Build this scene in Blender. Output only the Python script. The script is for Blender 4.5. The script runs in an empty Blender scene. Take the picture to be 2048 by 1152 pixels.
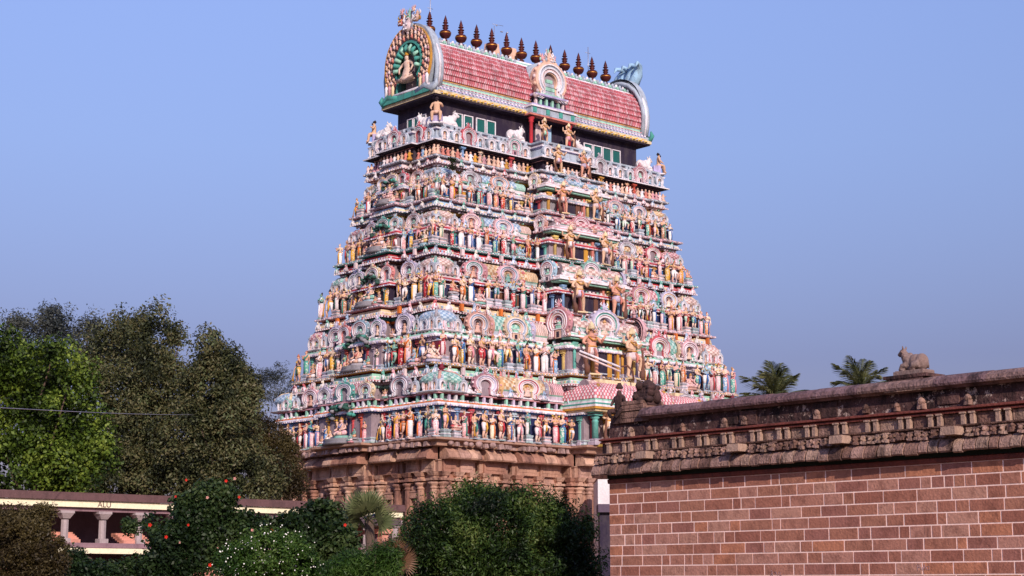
import bpy, math, random
import numpy as np
from mathutils import Vector, Matrix, Quaternion
R = math.radians
sc = bpy.context.scene
col = sc.collection
rnd = random.Random(11)

# ------------------------------------------------------------------ camera, sky, sun, exposure
cam_d = bpy.data.cameras.new('camera'); cam = bpy.data.objects.new('camera', cam_d); col.objects.link(cam)
cam.location = (0, 0, 1.7); cam.rotation_euler = (R(90) + 0.1724992, 0, 0)
cam_d.sensor_width = 36; cam_d.lens = 3417.55 / 2048 * 36; cam_d.clip_start = .5; cam_d.clip_end = 6000
sc.camera = cam
TH = 0.72025347                                   # the tower's long face runs along this bearing
U = Vector((math.cos(TH), math.sin(TH), 0)); W = Vector((-math.sin(TH), math.cos(TH), 0))
SUN = Vector((0.27, -0.963, 0.0)).normalized() * math.cos(R(26)) + Vector((0, 0, math.sin(R(26))))
world = bpy.data.worlds.new('World'); sc.world = world; world.use_nodes = True
nt = world.node_tree; nt.nodes.clear()
sky = nt.nodes.new('ShaderNodeTexSky'); sky.sky_type = 'NISHITA'; sky.sun_disc = False
sky.sun_elevation = R(26); sky.sun_rotation = math.atan2(SUN.x, SUN.y)
sky.air_density = 1.6; sky.dust_density = 1.0; sky.ozone_density = 3.0; sky.altitude = 50
tint = nt.nodes.new('ShaderNodeMix'); tint.data_type = 'RGBA'; tint.blend_type = 'MULTIPLY'
tint.inputs['Factor'].default_value = 1
tco = nt.nodes.new('ShaderNodeTexCoord'); sxz = nt.nodes.new('ShaderNodeSeparateXYZ'); nt.links.new(tco.outputs['Generated'], sxz.inputs[0])
hz = nt.nodes.new('ShaderNodeValToRGB'); el = hz.color_ramp.elements      # dusty lavender air low down, clearer blue above
el[0].position = 0.0; el[0].color = (.36, .33, .66, 1); el[1].position = .36; el[1].color = (1.16, 1.05, 1.5, 1)
for p_, c_ in ((.13, (.47, .43, .80, 1)), (.25, (.86, .80, 1.2, 1))): e_ = el.new(p_); e_.color = c_
nt.links.new(sxz.outputs['Z'], hz.inputs[0]); nt.links.new(hz.outputs[0], tint.inputs[7])
bg = nt.nodes.new('ShaderNodeBackground'); bg.inputs[1].default_value = .115
wo = nt.nodes.new('ShaderNodeOutputWorld')
nt.links.new(sky.outputs[0], tint.inputs[6]); nt.links.new(tint.outputs[2], bg.inputs[0]); nt.links.new(bg.outputs[0], wo.inputs[0])
sl = bpy.data.lights.new('sun', 'SUN'); sl.energy = 4.3; sl.angle = R(.6); sl.color = (1, .87, .74)
so = bpy.data.objects.new('sun', sl); col.objects.link(so); so.rotation_euler = SUN.to_track_quat('Z', 'Y').to_euler()
so.location = (0, 0, 80)
sc.view_settings.view_transform = 'Standard'; sc.view_settings.look = 'None'
sc.view_settings.exposure = 0; sc.view_settings.gamma = 1; sc.view_settings.use_curve_mapping = False

# ------------------------------------------------------------------ helpers
def lin(h):
    c = [int(h[i:i+2], 16) / 255 for i in (0, 2, 4)]
    return tuple((x / 12.92 if x <= .04045 else ((x + .055) / 1.055) ** 2.4) for x in c) + (1,)
class MB:
    def __init__(s): s.v = []; s.f = []; s.m = []; s.s = []
    def add(s, vs, fs, m=0, sm=False):
        o = len(s.v); s.v += [tuple(p) for p in vs]
        for f in fs: s.f.append([i + o for i in f]); s.m.append(m); s.s.append(sm)
    def box(s, c, d, m=0, taper=1.0, rz=0, tilt=0):
        x, y, z = d[0] / 2, d[1] / 2, d[2] / 2; vs = []
        for sz in (-1, 1):
            k = taper if sz > 0 else 1
            for sx, sy in ((-1, -1), (1, -1), (1, 1), (-1, 1)): vs.append(Vector((sx * x * k, sy * y * k, sz * z)))
        M = Matrix.Rotation(rz, 3, 'Z') @ Matrix.Rotation(tilt, 3, 'Y')
        s.add([M @ q + Vector(c) for q in vs], [(0, 3, 2, 1), (4, 5, 6, 7), (0, 1, 5, 4), (1, 2, 6, 5), (2, 3, 7, 6), (3, 0, 4, 7)], m)
    def tube(s, pts, rad, m=0, n=7, fl=1.0, cap=True):
        P = [Vector(p) for p in pts]; vs = []; L = len(P)
        a = None
        for i, p in enumerate(P):
            t = (P[min(i + 1, L - 1)] - P[max(i - 1, 0)]).normalized()
            if a is None:
                a = Vector((1, 0, 0)) if abs(t.x) < .9 else Vector((0, 1, 0))
            a = (a - t * a.dot(t)).normalized(); b = t.cross(a)
            r = rad[i] if hasattr(rad, '__len__') else rad
            for k in range(n):
                q = 2 * math.pi * k / n; vs.append(p + a * r * math.cos(q) + b * r * fl * math.sin(q))
        fs = [(i * n + k, i * n + (k + 1) % n, (i + 1) * n + (k + 1) % n, (i + 1) * n + k) for i in range(L - 1) for k in range(n)]
        if cap: fs += [tuple(range(n - 1, -1, -1)), tuple(range((L - 1) * n, L * n))]
        s.add(vs, fs, m, True)
    def ell(s, c, r, m=0, n=8, k=5):
        vs = [(c[0], c[1], c[2] - r[2])]
        for j in range(1, k):
            t = math.pi * j / k - math.pi / 2
            for i in range(n):
                q = 2 * math.pi * i / n; vs.append((c[0] + r[0] * math.cos(t) * math.cos(q), c[1] + r[1] * math.cos(t) * math.sin(q), c[2] + r[2] * math.sin(t)))
        vs.append((c[0], c[1], c[2] + r[2])); e = len(vs) - 1
        fs = [(0, 1 + (i + 1) % n, 1 + i) for i in range(n)] + [(e, e - n + i, e - n + (i + 1) % n) for i in range(n)]
        fs += [(1 + j * n + i, 1 + j * n + (i + 1) % n, 1 + (j + 1) * n + (i + 1) % n, 1 + (j + 1) * n + i) for j in range(k - 2) for i in range(n)]
        s.add(vs, fs, m, True)
    def lathe(s, prof, c=(0, 0, 0), n=12, sx=1, sy=1, m=0, mats=None, sm=True, ph=0, sq=0):
        vs = []
        for r, z in prof:
            for k in range(n):
                q = 2 * math.pi * k / n + ph; cx, cy = math.cos(q), math.sin(q)
                if sq:                                   # squarish section
                    g = (abs(cx) ** sq + abs(cy) ** sq) ** (-1 / sq); cx *= g; cy *= g
                vs.append((c[0] + r * sx * cx, c[1] + r * sy * cy, c[2] + z))
        o = len(s.v); s.v += vs
        for i in range(len(prof) - 1):
            for k in range(n):
                s.f.append([o + i * n + k, o + i * n + (k + 1) % n, o + (i + 1) * n + (k + 1) % n, o + (i + 1) * n + k])
                if mats is None: mm = m
                elif callable(mats): mm = mats(i, k)
                else: mm = mats[i]
                s.m.append(mm); s.s.append(sm)
        s.f.append([o + k for k in range(n - 1, -1, -1)]); s.m.append(m if mats is None or callable(mats) else mats[0]); s.s.append(False)
        L = (len(prof) - 1) * n
        s.f.append([o + L + k for k in range(n)]); s.m.append(m if mats is None or callable(mats) else mats[-1]); s.s.append(False)
    def prism(s, poly, y0, y1, m=0):                     # poly in XZ, extruded along y
        n = len(poly); vs = [(x, y0, z) for x, z in poly] + [(x, y1, z) for x, z in poly]
        s.add(vs, [tuple(range(n)), tuple(range(2 * n - 1, n - 1, -1))] + [(i, i + n, (i + 1) % n + n, (i + 1) % n) for i in range(n)], m)
    def mesh(s, name, mats):
        me = bpy.data.meshes.new(name); me.from_pydata([tuple(v) for v in s.v], [], s.f)
        for m in mats: me.materials.append(m)
        me.polygons.foreach_set('material_index', s.m); me.polygons.foreach_set('use_smooth', s.s); me.update()
        return me
    def build(s, name, mats, parent=None, loc=(0, 0, 0), rz=0):
        return put(s.mesh(name, mats), name, parent, loc, rz)
def put(me, name, parent=None, loc=(0, 0, 0), rz=0, scale=None):
    o = bpy.data.objects.new(name, me); col.objects.link(o)
    if parent: o.parent = parent
    o.location = loc
    if rz: o.rotation_euler = (0, 0, rz)
    if scale: o.scale = scale if hasattr(scale, '__len__') else (scale,) * 3
    return o
def empty(name, loc, rz, label, cat, group=None):
    o = put(None, name, None, loc, rz); tag(o, label, cat, group); return o
def tag(o, label=None, cat=None, group=None, kind=None):
    if label: o['label'] = label
    if cat: o['category'] = cat
    if group: o['group'] = group
    if kind: o['kind'] = kind
    return o
TW = {}
def mat(name, cols, mult=1.0, rough=.8, grime=.48, gcol='50464a', scale=1.7, bump=.15, island=False, metal=0, spec=.3, streak=True, thr=(.46, .74), pat=None):
    """painted plaster / stone; several colours -> one picked per object (or per mesh island)"""
    m = bpy.data.materials.new(name); m.use_nodes = True; n = m.node_tree.nodes; l = m.node_tree.links
    b = n['Principled BSDF']; b.inputs['Roughness'].default_value = rough; b.inputs['Metallic'].default_value = metal
    b.inputs['Specular IOR Level'].default_value = spec
    if isinstance(cols, str): cols = [cols]
    if len(cols) > 1:
        if island: src = n.new('ShaderNodeNewGeometry').outputs['Random Per Island']
        else: src = n.new('ShaderNodeObjectInfo').outputs['Random']
        mu = n.new('ShaderNodeMath'); mu.operation = 'MULTIPLY'; mu.inputs[1].default_value = mult
        fr = n.new('ShaderNodeMath'); fr.operation = 'FRACT'
        l.new(src, mu.inputs[0]); l.new(mu.outputs[0], fr.inputs[0])
        cr = n.new('ShaderNodeValToRGB'); cr.color_ramp.interpolation = 'CONSTANT'
        el = cr.color_ramp.elements
        while len(el) < len(cols): el.new(.5)
        for i, c in enumerate(cols): el[i].position = i / len(cols)
        for i, c in enumerate(cols): el[i].color = lin(c)
        l.new(fr.outputs[0], cr.inputs[0]); base = cr.outputs[0]
    else:
        rg = n.new('ShaderNodeRGB'); rg.outputs[0].default_value = lin(cols[0]); base = rg.outputs[0]
    if pat:                                              # small painted ornament on the garments and bands
        g0 = n.new('ShaderNodeTexCoord'); vo = n.new('ShaderNodeTexVoronoi'); vo.inputs['Scale'].default_value = pat[0]; l.new(g0.outputs['Object'], vo.inputs['Vector'])
        vr = n.new('ShaderNodeValToRGB'); vr.color_ramp.interpolation = 'CONSTANT'; vr.color_ramp.elements[0].color = (pat[2],) * 3 + (1,); vr.color_ramp.elements[1].position = .38; vr.color_ramp.elements[1].color = (0, 0, 0, 1)
        l.new(vo.outputs['Distance'], vr.inputs[0]); pm = n.new('ShaderNodeMix'); pm.data_type = 'RGBA'; pm.inputs[7].default_value = lin(pat[1]); l.new(vr.outputs[0], pm.inputs[0]); l.new(base, pm.inputs[6]); base = pm.outputs[2]
    geo = n.new('ShaderNodeNewGeometry')
    mp = n.new('ShaderNodeMapping'); mp.inputs['Scale'].default_value = (1, 1, .35 if streak else 1)
    l.new(geo.outputs['Position'], mp.inputs[0])
    no = n.new('ShaderNodeTexNoise'); no.inputs['Scale'].default_value = scale; no.inputs['Detail'].default_value = 8; no.inputs['Roughness'].default_value = .72
    l.new(mp.outputs[0], no.inputs[0])
    rp = n.new('ShaderNodeValToRGB'); rp.color_ramp.elements[0].position = thr[0]; rp.color_ramp.elements[1].position = thr[1]
    l.new(no.outputs[0], rp.inputs[0])
    ml = n.new('ShaderNodeMath'); ml.operation = 'MULTIPLY'; ml.inputs[1].default_value = grime * 1.6; ml.use_clamp = True
    l.new(rp.outputs[0], ml.inputs[0])
    mx = n.new('ShaderNodeMix'); mx.data_type = 'RGBA'; mx.inputs[7].default_value = lin(gcol)
    l.new(ml.outputs[0], mx.inputs[0]); l.new(base, mx.inputs[6])
    hv = n.new('ShaderNodeTexNoise'); hv.inputs['Scale'].default_value = scale * 6; hv.inputs['Detail'].default_value = 4
    l.new(geo.outputs['Position'], hv.inputs[0])
    br = n.new('ShaderNodeMapRange'); br.inputs[3].default_value = .78; br.inputs[4].default_value = 1.2
    l.new(hv.outputs[0], br.inputs[0])
    m2 = n.new('ShaderNodeMix'); m2.data_type = 'RGBA'; m2.blend_type = 'MULTIPLY'; m2.inputs[0].default_value = 1
    l.new(mx.outputs[2], m2.inputs[6]); l.new(br.outputs[0], m2.inputs[7]); l.new(m2.outputs[2], b.inputs['Base Color'])
    if bump:
        bp = n.new('ShaderNodeBump'); bp.inputs['Strength'].default_value = bump * 3; bp.inputs['Distance'].default_value = .03
        l.new(hv.outputs[0], bp.inputs['Height']); l.new(bp.outputs[0], b.inputs['Normal'])
    return m
def P(name, h, **k): TW[name] = mat('paint_' + name, h, **k); return TW[name]
for nm, h in dict(pink='d49ca4', palepink='e2cacc', salmon='cf7f72', white='e8e0e6', cream='e2cba4', rose='c66e78', rosel='e4b4ba', ochre='c58f38', yellow='dcb548',
                  orange='d2702e', red='b02c36', crimson='7e2034', teal='4a9c90', mint='9acdb8', sky='9cc0dc', blue='3a69a8',
                  navy='232a52', lavender='b3a6cc', greyblue='a9b3c0', grey='8f8a90', mauve='98868e', dark='2a2034', brown='6d4637',
                  dgreen='2c5247', peach='e2b8a2', lilac='c9b6cf').items(): P(nm, h)
P('skin', ['e6c4b2', 'dfb0a2', 'd6a492', 'e8ccba', 'e2b8b4', 'dcb09c', 'ead0c2', 'e4bcb0', '7ab4aa', 'd4a592', 'e2c0b0', '9ab8cc'], mult=1, grime=.35, pat=(13, 'c28e6c', .5))
P('cloth', ['ece6ea', 'd6aa52', 'bd4048', 'e9e0e6', 'e0a8b0', '6aaa9c', 'e6dada', 'e4d4da', '7fa4c8', 'b98468', 'a4c8b4', 'ece6ea', 'dc9468', 'e2c2c8', 'e6b8c0', 'e6d6b8', 'd9a0a4'], mult=5.37, grime=.25, pat=(17, 'f0e2d8', .75))
P('sash', ['b5323a', 'd9a23c', '3d8a7c', 'e6dfe2', '3a69a8', 'd78c96', '2c5247', 'd2702e'], mult=9.1, grime=.2)
P('crown', ['b98548', 'c99a6a', '2a1c20', 'caa080', '2a1c20', 'b06a50', '96705c', 'd0a898'], mult=3.3)
P('band_a', ['d4a8ae', 'b8b0c8', '9cb8c8', 'c49488', '82b0a6', 'd8c0a0', 'a8a0a6', 'c48a92'], mult=4.1)
P('band_b', ['e6d2d6', 'd9b2a0', 'b7c7d0', 'e2c2c8', 'cf9aa8'], mult=2.7)
P('band_c', ['c05a64', 'b07f8a', '5a9f98', 'd3a878', '8d9fb8', 'cc7f80', '9a8f9c'], mult=6.3)
P('pillar', ['6ab0a6', 'd09a4c', 'c04a50', '7a9cc4', 'b4c4cc', 'dcbc72', 'cab4be', 'b85040'], mult=3.7)
P('plinth', ['aeb6c2', 'd6c6cc', 'a6b8b8', 'c2b2c0', 'd8b8b8'], mult=2.2)
P('kud', ['6fb0a0', 'e0d4c6', '7fb8ae', 'dca8ae', '9db4d0', 'e6d8da', 'c86a70'], mult=7.7)
P('scale_a', ['b06a74', '74aaa0', 'b8948c', '829cb8', 'c09468'], mult=3.9)
P('scale_b', ['dcbcbc', 'bcd6cc', 'e2ccc4', 'b8c8d6', 'dfcaac'], mult=3.9)
P('bronze', '54201e', metal=.25, rough=.5, grime=.4, gcol='24141c')
P('gilt', 'c98c2c', metal=.6, rough=.4, grime=.2, gcol='5a3020')
STONE = mat('tower_granite', ['b58a76', 'a87a68', 'c49a84', '9c7060', 'b68f80', 'cca48e'], grime=.65, gcol='5c3e38', thr=(.44, .7), scale=1.2, bump=.5, rough=.85)
STONE1 = mat('tower_granite_plain', 'a88270', grime=.5, gcol='6d4c46', scale=.8, bump=.5, rough=.85)
GRIME = mat('old_stone', 'a98a84', grime=.7, gcol='4a3834', scale=2.2, bump=.5, rough=.9)
NAMES = ['pink', 'palepink', 'salmon', 'white', 'cream', 'ochre', 'yellow', 'orange', 'red', 'crimson', 'teal', 'mint', 'sky', 'blue', 'navy',
         'lavender', 'greyblue', 'grey', 'mauve', 'dark', 'brown', 'dgreen', 'peach', 'lilac', 'rose', 'rosel', 'skin', 'cloth', 'sash', 'crown', 'band_a', 'band_b',
         'band_c', 'pillar', 'plinth', 'kud', 'scale_a', 'scale_b', 'bronze', 'gilt']
IX = {n: i for i, n in enumerate(NAMES)}; PAL = [TW[n] for n in NAMES]
def I(n): return IX[n]
def compact(mb):                                       # use only the slots that the mesh needs
    used = sorted(set(mb.m)); mp = {u: i for i, u in enumerate(used)}
    mb.m = [mp[x] for x in mb.m]; return [PAL[u] for u in used]
def tmesh(mb, name): return mb.mesh(name, compact(mb))

def sweep(mb, poly, prof, mats, close_top=False):
    """poly: rectilinear CCW outline; prof: [(d, z)]; mats: one per segment"""
    n = len(poly); nor = []
    for i in range(n):
        a, b = Vector(poly[i]), Vector(poly[(i + 1) % n]); t = (b - a).normalized(); nor.append(Vector((t.y, -t.x)))
    rows = []
    for d, z in prof:
        rows.append([(poly[i][0] + (nor[i - 1].x + nor[i].x) * d, poly[i][1] + (nor[i - 1].y + nor[i].y) * d, z) for i in range(n)])
    o = len(mb.v)
    for r in rows: mb.v += r
    for j in range(len(prof) - 1):
        for i in range(n):
            mb.f.append([o + j * n + i, o + j * n + (i + 1) % n, o + (j + 1) * n + (i + 1) % n, o + (j + 1) * n + i])
            mb.m.append(mats[j]); mb.s.append(False)
    if close_top: mb.f.append([o + (len(prof) - 1) * n + i for i in range(n)]); mb.m.append(mats[-1]); mb.s.append(False)
def outline(a, b, ru=((0, 0),), lu=((0, 0),)):
    """half-face breaks [(s_end, p)] measured from the corner (negative s) to the centre"""
    def half(A, br):
        segs = []; s0 = -A
        for s1, p in br: segs.append((s0, s1, p)); s0 = s1
        full = segs[:-1] + [(segs[-1][0], -segs[-1][0], segs[-1][2])] + [(-e, -s, p) for s, e, p in reversed(segs[:-1])]
        pts = []
        for k, (s, e, p) in enumerate(full): pts += [(s, p), (e, p)]
        return pts
    fr, fl = half(a, ru), half(b, lu)
    pts = [(s, -b - p) for s, p in fr] + [(a + p, s) for s, p in fl] + [(-s, b + p) for s, p in fr] + [(-a - p, -s) for s, p in fl]
    out = []
    for q in pts:
        if not out or (abs(q[0] - out[-1][0]) + abs(q[1] - out[-1][1])) > 1e-5: out.append(q)
    if abs(out[0][0] - out[-1][0]) + abs(out[0][1] - out[-1][1]) < 1e-5: out.pop()
    return out

# ------------------------------------------------------------------ sculpture meshes (front is -y, height 1)
def figure(kind, four=False, female=False):
    m = MB(); SK, CL, SA, CR, PL = I('skin'), I('cloth'), I('sash'), I('crown'), I('plinth')
    m.box((0, 0, .02), (.26, .18, .04), PL)
    lean = .02 if kind in ('dance', 'sway') else 0
    hip = [(-.052, 0, .5), (.052, 0, .5)]
    if kind in ('dhoti', 'sari', 'namaste', 'lady'):
        m.lathe([(.062, .06), (.095, .07), (.088, .2), (.092, .34), (.1, .47), (.082, .55)], (0, 0, 0), 12, 1.12, .82, CL)
        for sx in (-1, 1): m.ell((sx * .045, -.06, .055), (.03, .055, .02), SK, 6, 4)
        m.tube([(.0, -.075, .52), (.01, -.098, .3), (.0, -.085, .09)], [.026, .022, .03], SA, 5)
    else:
        kx = .1 if kind == 'stride' else .06
        for sx in (-1, 1):
            kz, ky = .27, -.03
            if kind == 'dance' and sx > 0:
                pts = [hip[1], (.17, -.06, .42), (.12, -.08, .2)]
            else: pts = [hip[(sx + 1) // 2], (sx * kx * 1.1, ky, kz), (sx * kx * 1.2, .0, .06)]
            m.tube([hip[(sx + 1) // 2], tuple((Vector(pts[0]) + Vector(pts[1])) / 2), pts[1]], [.062, .056, .042], CL, 7)
            m.tube([pts[1], tuple((Vector(pts[1]) + Vector(pts[2])) / 2 + Vector((0, .01, 0))), pts[2]], [.042, .037, .024], SK, 7)
            m.ell((pts[2][0], pts[2][1] - .035, pts[2][2] - .012), (.026, .055, .02), SK, 6, 4)
        m.lathe([(.07, .42), (.1, .46), (.095, .52), (.075, .56)], (0, 0, 0), 10, 1.1, .8, CL)
        m.tube([(.0, -.075, .53), (.02, -.09, .36), (-.01, -.07, .24)], [.03, .03, .018], SA, 5)
    m.lathe([(.07, .53), (.085, .545), (.085, .57), (.07, .58)], (lean / 2, 0, 0), 10, 1.1, .85, SA)
    w = .9 if female else 1.05
    m.lathe([(.068, .55), (.062, .6), (.075, .66), (.088, .72), (.086, .765), (.05, .795), (.027, .81), (.027, .84)], (lean, 0, 0), 10, w * 1.15, .78, SK)
    if female:
        for sx in (-1, 1): m.ell((lean + sx * .036, -.06, .7), (.03, .03, .03), SA if kind == 'sari' else SK, 6, 4)
    if kind in ('sari', 'namaste'): m.tube([(-.08, -.045, .56), (0, -.08, .66), (.075, -.03, .77), (.06, .06, .7), (.05, .08, .4)], [.02, .026, .03, .026, .02], SA, 5)
    else: m.tube([(-.06, -.03, .79), (-.03, -.085, .7), (.02, -.088, .68), (.06, -.03, .79)], .012, I('yellow'), 5)
    hx = lean * 1.6; hd = -.015
    m.ell((hx, hd, .875), (.04, .045, .052), SK, 8, 6)
    m.ell((hx, hd - .045, .868), (.009, .012, .014), SK, 5, 4)
    for sx in (-1, 1):
        m.ell((hx + sx * .041, hd, .865), (.01, .014, .02), I('yellow'), 5, 4)
        m.ell((hx + sx * .017, hd - .041, .884), (.009, .006, .006), I('dark'), 5, 4)
    m.ell((hx, hd + .012, .89), (.045, .046, .045), CR, 8, 5)
    if kind in ('stride', 'dance', 'warrior', 'dhoti'):
        m.lathe([(.046, .9), (.05, .915), (.034, .925), (.04, .94), (.026, .955), (.03, .965), (.012, .985), (.002, 1.0)], (hx, hd, 0), 8, m=CR)
    else: m.ell((hx, .02, .945), (.028, .028, .03), CR, 7, 5)
    sh = [(-.105 * w + lean, 0, .765), (.105 * w + lean, 0, .765)]
    def arm(sx, el, ha, prop=None):
        s = sh[0] if sx < 0 else sh[1]
        m.tube([s, tuple((Vector(s) + Vector(el)) / 2), el], [.033, .03, .024], SK, 6); m.tube([el, ha], [.024, .017], SK, 6)
        m.ell(ha, (.02, .02, .024), SK, 6, 4); m.ell(s, (.034, .032, .032), SK, 6, 4)
        m.tube([tuple(Vector(s).lerp(Vector(el), .35)), tuple(Vector(s).lerp(Vector(el), .5))], .037, I('yellow'), 6)
        if prop == 'club': m.tube([ha, (ha[0] + .02 * sx, ha[1] - .04, ha[2] - .3), (ha[0] + .02 * sx, ha[1] - .05, ha[2] - .42)], [.012, .02, .045], I('ochre'), 6)
        if prop == 'staff': m.tube([(ha[0], ha[1] - .01, .04), (ha[0], ha[1] - .01, .98)], .009, I('brown'), 5)
        if prop == 'lotus': m.lathe([(.004, 0), (.012, .03), (.04, .07), (.03, .09)], ha, 7, m=I('pink'))
    if kind in ('namaste', 'dhoti'):
        for sx in (-1, 1): arm(sx, (sx * .125 + lean, -.04, .63), (sx * .015, -.115, .7))
    elif kind in ('sari', 'lady'):
        arm(-1, (-.13, -.02, .63), (-.1, -.1, .68), 'lotus'); arm(1, (.13, .0, .62), (.13, -.04, .47))
    elif kind == 'dance':
        arm(-1, (-.2, -.02, .72), (-.24, -.05, .86)); arm(1, (.2, -.02, .68), (.1, -.12, .66))
    elif kind == 'stride':
        arm(-1, (-.16, -.01, .64), (-.14, -.08, .5), 'club'); arm(1, (.17, -.03, .67), (.18, -.08, .82))
    elif kind == 'sway':
        arm(-1, (-.15, -.02, .64), (-.06, -.1, .58)); arm(1, (.15, .0, .63), (.2, -.06, .56), 'staff')
    else:
        arm(-1, (-.14, .0, .63), (-.08, -.11, .66)); arm(1, (.14, .0, .63), (.16, -.08, .55), 'staff')
    if four:
        for sx in (-1, 1):
            m.tube([sh[(sx + 1) // 2], (sx * .18, .02, .7), (sx * .17, -.01, .86)], [.028, .022, .015], SK, 6)
            m.lathe([(.004, 0), (.03, .02), (.03, .04), (.004, .06)], (sx * .17, -.01, .87), 7, m=I('yellow'))
    return m
def seated(crown=True, arms=2):                                   # height 1 when seated
    m = MB(); SK, CL, SA, CR = I('skin'), I('cloth'), I('sash'), I('crown')
    m.lathe([(.36, 0), (.4, .05), (.34, .08), (.37, .13), (.3, .15)], (0, 0, 0), 12, 1.1, .8, I('band_a'))
    for sx in (-1, 1):
        m.tube([(sx * .12, .05, .28), (sx * .36, -.08, .26), (sx * .3, -.2, .23)], [.13, .11, .09], CL, 7)
        m.tube([(sx * .3, -.2, .23), (sx * .02, -.28, .2)], [.085, .06], SK, 7)
        m.tube([(sx * .19, .03, .63), (sx * .3, .0, .46), (sx * .2, -.2, .38)], [.06, .05, .035], SK, 7); m.ell((sx * .19, -.22, .38), (.04, .04, .04), SK, 6, 4)
        if arms > 2:
            m.tube([(sx * .19, .05, .63), (sx * .34, .04, .6), (sx * .36, .0, .78)], [.05, .04, .03], SK, 6); m.ell((sx * .36, 0, .83), (.05, .03, .05), I('yellow'), 6, 4)
    m.lathe([(.18, .2), (.15, .34), (.14, .42), (.18, .55), (.17, .63), (.08, .68), (.055, .7), (.055, .73)], (0, .03, 0), 10, 1.15, .8, SK)
    m.tube([(-.12, -.04, .66), (-.04, -.14, .5), (.05, -.14, .48), (.12, -.04, .66)], .022, I('sash'), 5)
    m.ell((0, .01, .79), (.085, .09, .1), SK, 8, 6); m.ell((0, -.08, .78), (.02, .025, .028), SK, 5, 4)
    for sx in (-1, 1): m.ell((sx * .035, -.07, .81), (.018, .014, .012), I('dark'), 5, 4); m.ell((sx * .09, .01, .77), (.02, .02, .035), I('yellow'), 5, 4)
    if crown: m.lathe([(.09, .83), (.1, .86), (.07, .88), (.075, .92), (.045, .94), (.04, .97), (.01, 1.0)], (0, .02, 0), 8, m=CR)
    else: m.ell((0, .04, .85), (.09, .09, .09), I('crown'), 8, 5)
    return m
FIG = [tmesh(figure(k, f, fe), 'statue') for k, f, fe in
       (('namaste', 0, 0), ('sari', 0, 1), ('stride', 0, 0), ('dance', 0, 1), ('dhoti', 1, 0), ('lady', 0, 1), ('sway', 0, 0), ('warrior', 0, 0), ('namaste', 0, 1))]
SEAT = [tmesh(seated(True, 4), 'seated_statue'), tmesh(seated(False, 2), 'seated_statue')]

def horseshoe(r, cz=.5, N=20, foot=True):
    pts = []
    if foot: pts += [(r * 1.02 + .04, .0), (r * .86, .06), (r * .8, cz - r * .78)]
    for i in range(N + 1):
        q = R(-46) + (R(226) + R(46)) * i / N; pts.append((r * math.cos(q), cz + r * math.sin(q) * 1.06))
    if foot: pts += [(-r * .8, cz - r * .78), (-r * .86, .06), (-r * 1.02 - .04, .0)]
    return pts
def ringband(m, r0, r1, y0, y1, mi, cz=.5, N=20):
    A, B = horseshoe(r0, cz, N), horseshoe(r1, cz, N); n = len(A)
    vs = [(x, y0, z) for x, z in A] + [(x, y0, z) for x, z in B] + [(x, y1, z) for x, z in B] + [(x, y1, z) for x, z in A]
    fs = []
    for i in range(n - 1):
        fs += [(i, i + n, i + n + 1, i + 1), (i + n, i + 2 * n, i + 2 * n + 1, i + n + 1), (i + 3 * n, i, i + 1, i + 3 * n + 1)]
    m.add(vs, fs, mi)
def crest(m, c, s, cols=('band_a', 'white', 'teal')):
    A = [I(x) for x in cols]; x, y, z = c
    m.ell((x, y - .05 * s, z + .12 * s), (.15 * s, .12 * s, .15 * s), A[0], 8, 5)
    for sx in (-1, 1):
        m.ell((x + sx * .06 * s, y - .16 * s, z + .16 * s), (.035 * s, .03 * s, .035 * s), A[1], 6, 4)
        m.tube([(x + sx * .08 * s, y, z + .22 * s), (x + sx * .2 * s, y - .02 * s, z + .34 * s), (x + sx * .14 * s, y - .03 * s, z + .46 * s)], [.05 * s, .04 * s, .01 * s], A[1], 6)
        m.ell((x + sx * .17 * s, y - .03 * s, z + .1 * s), (.06 * s, .06 * s, .1 * s), A[2], 6, 4)
        m.ell((x + sx * .04 * s, y - .17 * s, z + .04 * s), (.04 * s, .04 * s, .03 * s), I('white'), 6, 4)
    m.lathe([(.1 * s, .22 * s), (.12 * s, .27 * s), (.06 * s, .3 * s), (.08 * s, .36 * s), (.03 * s, .42 * s), (.0, .5 * s)], (x, y, z), 7, m=A[0])
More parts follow.
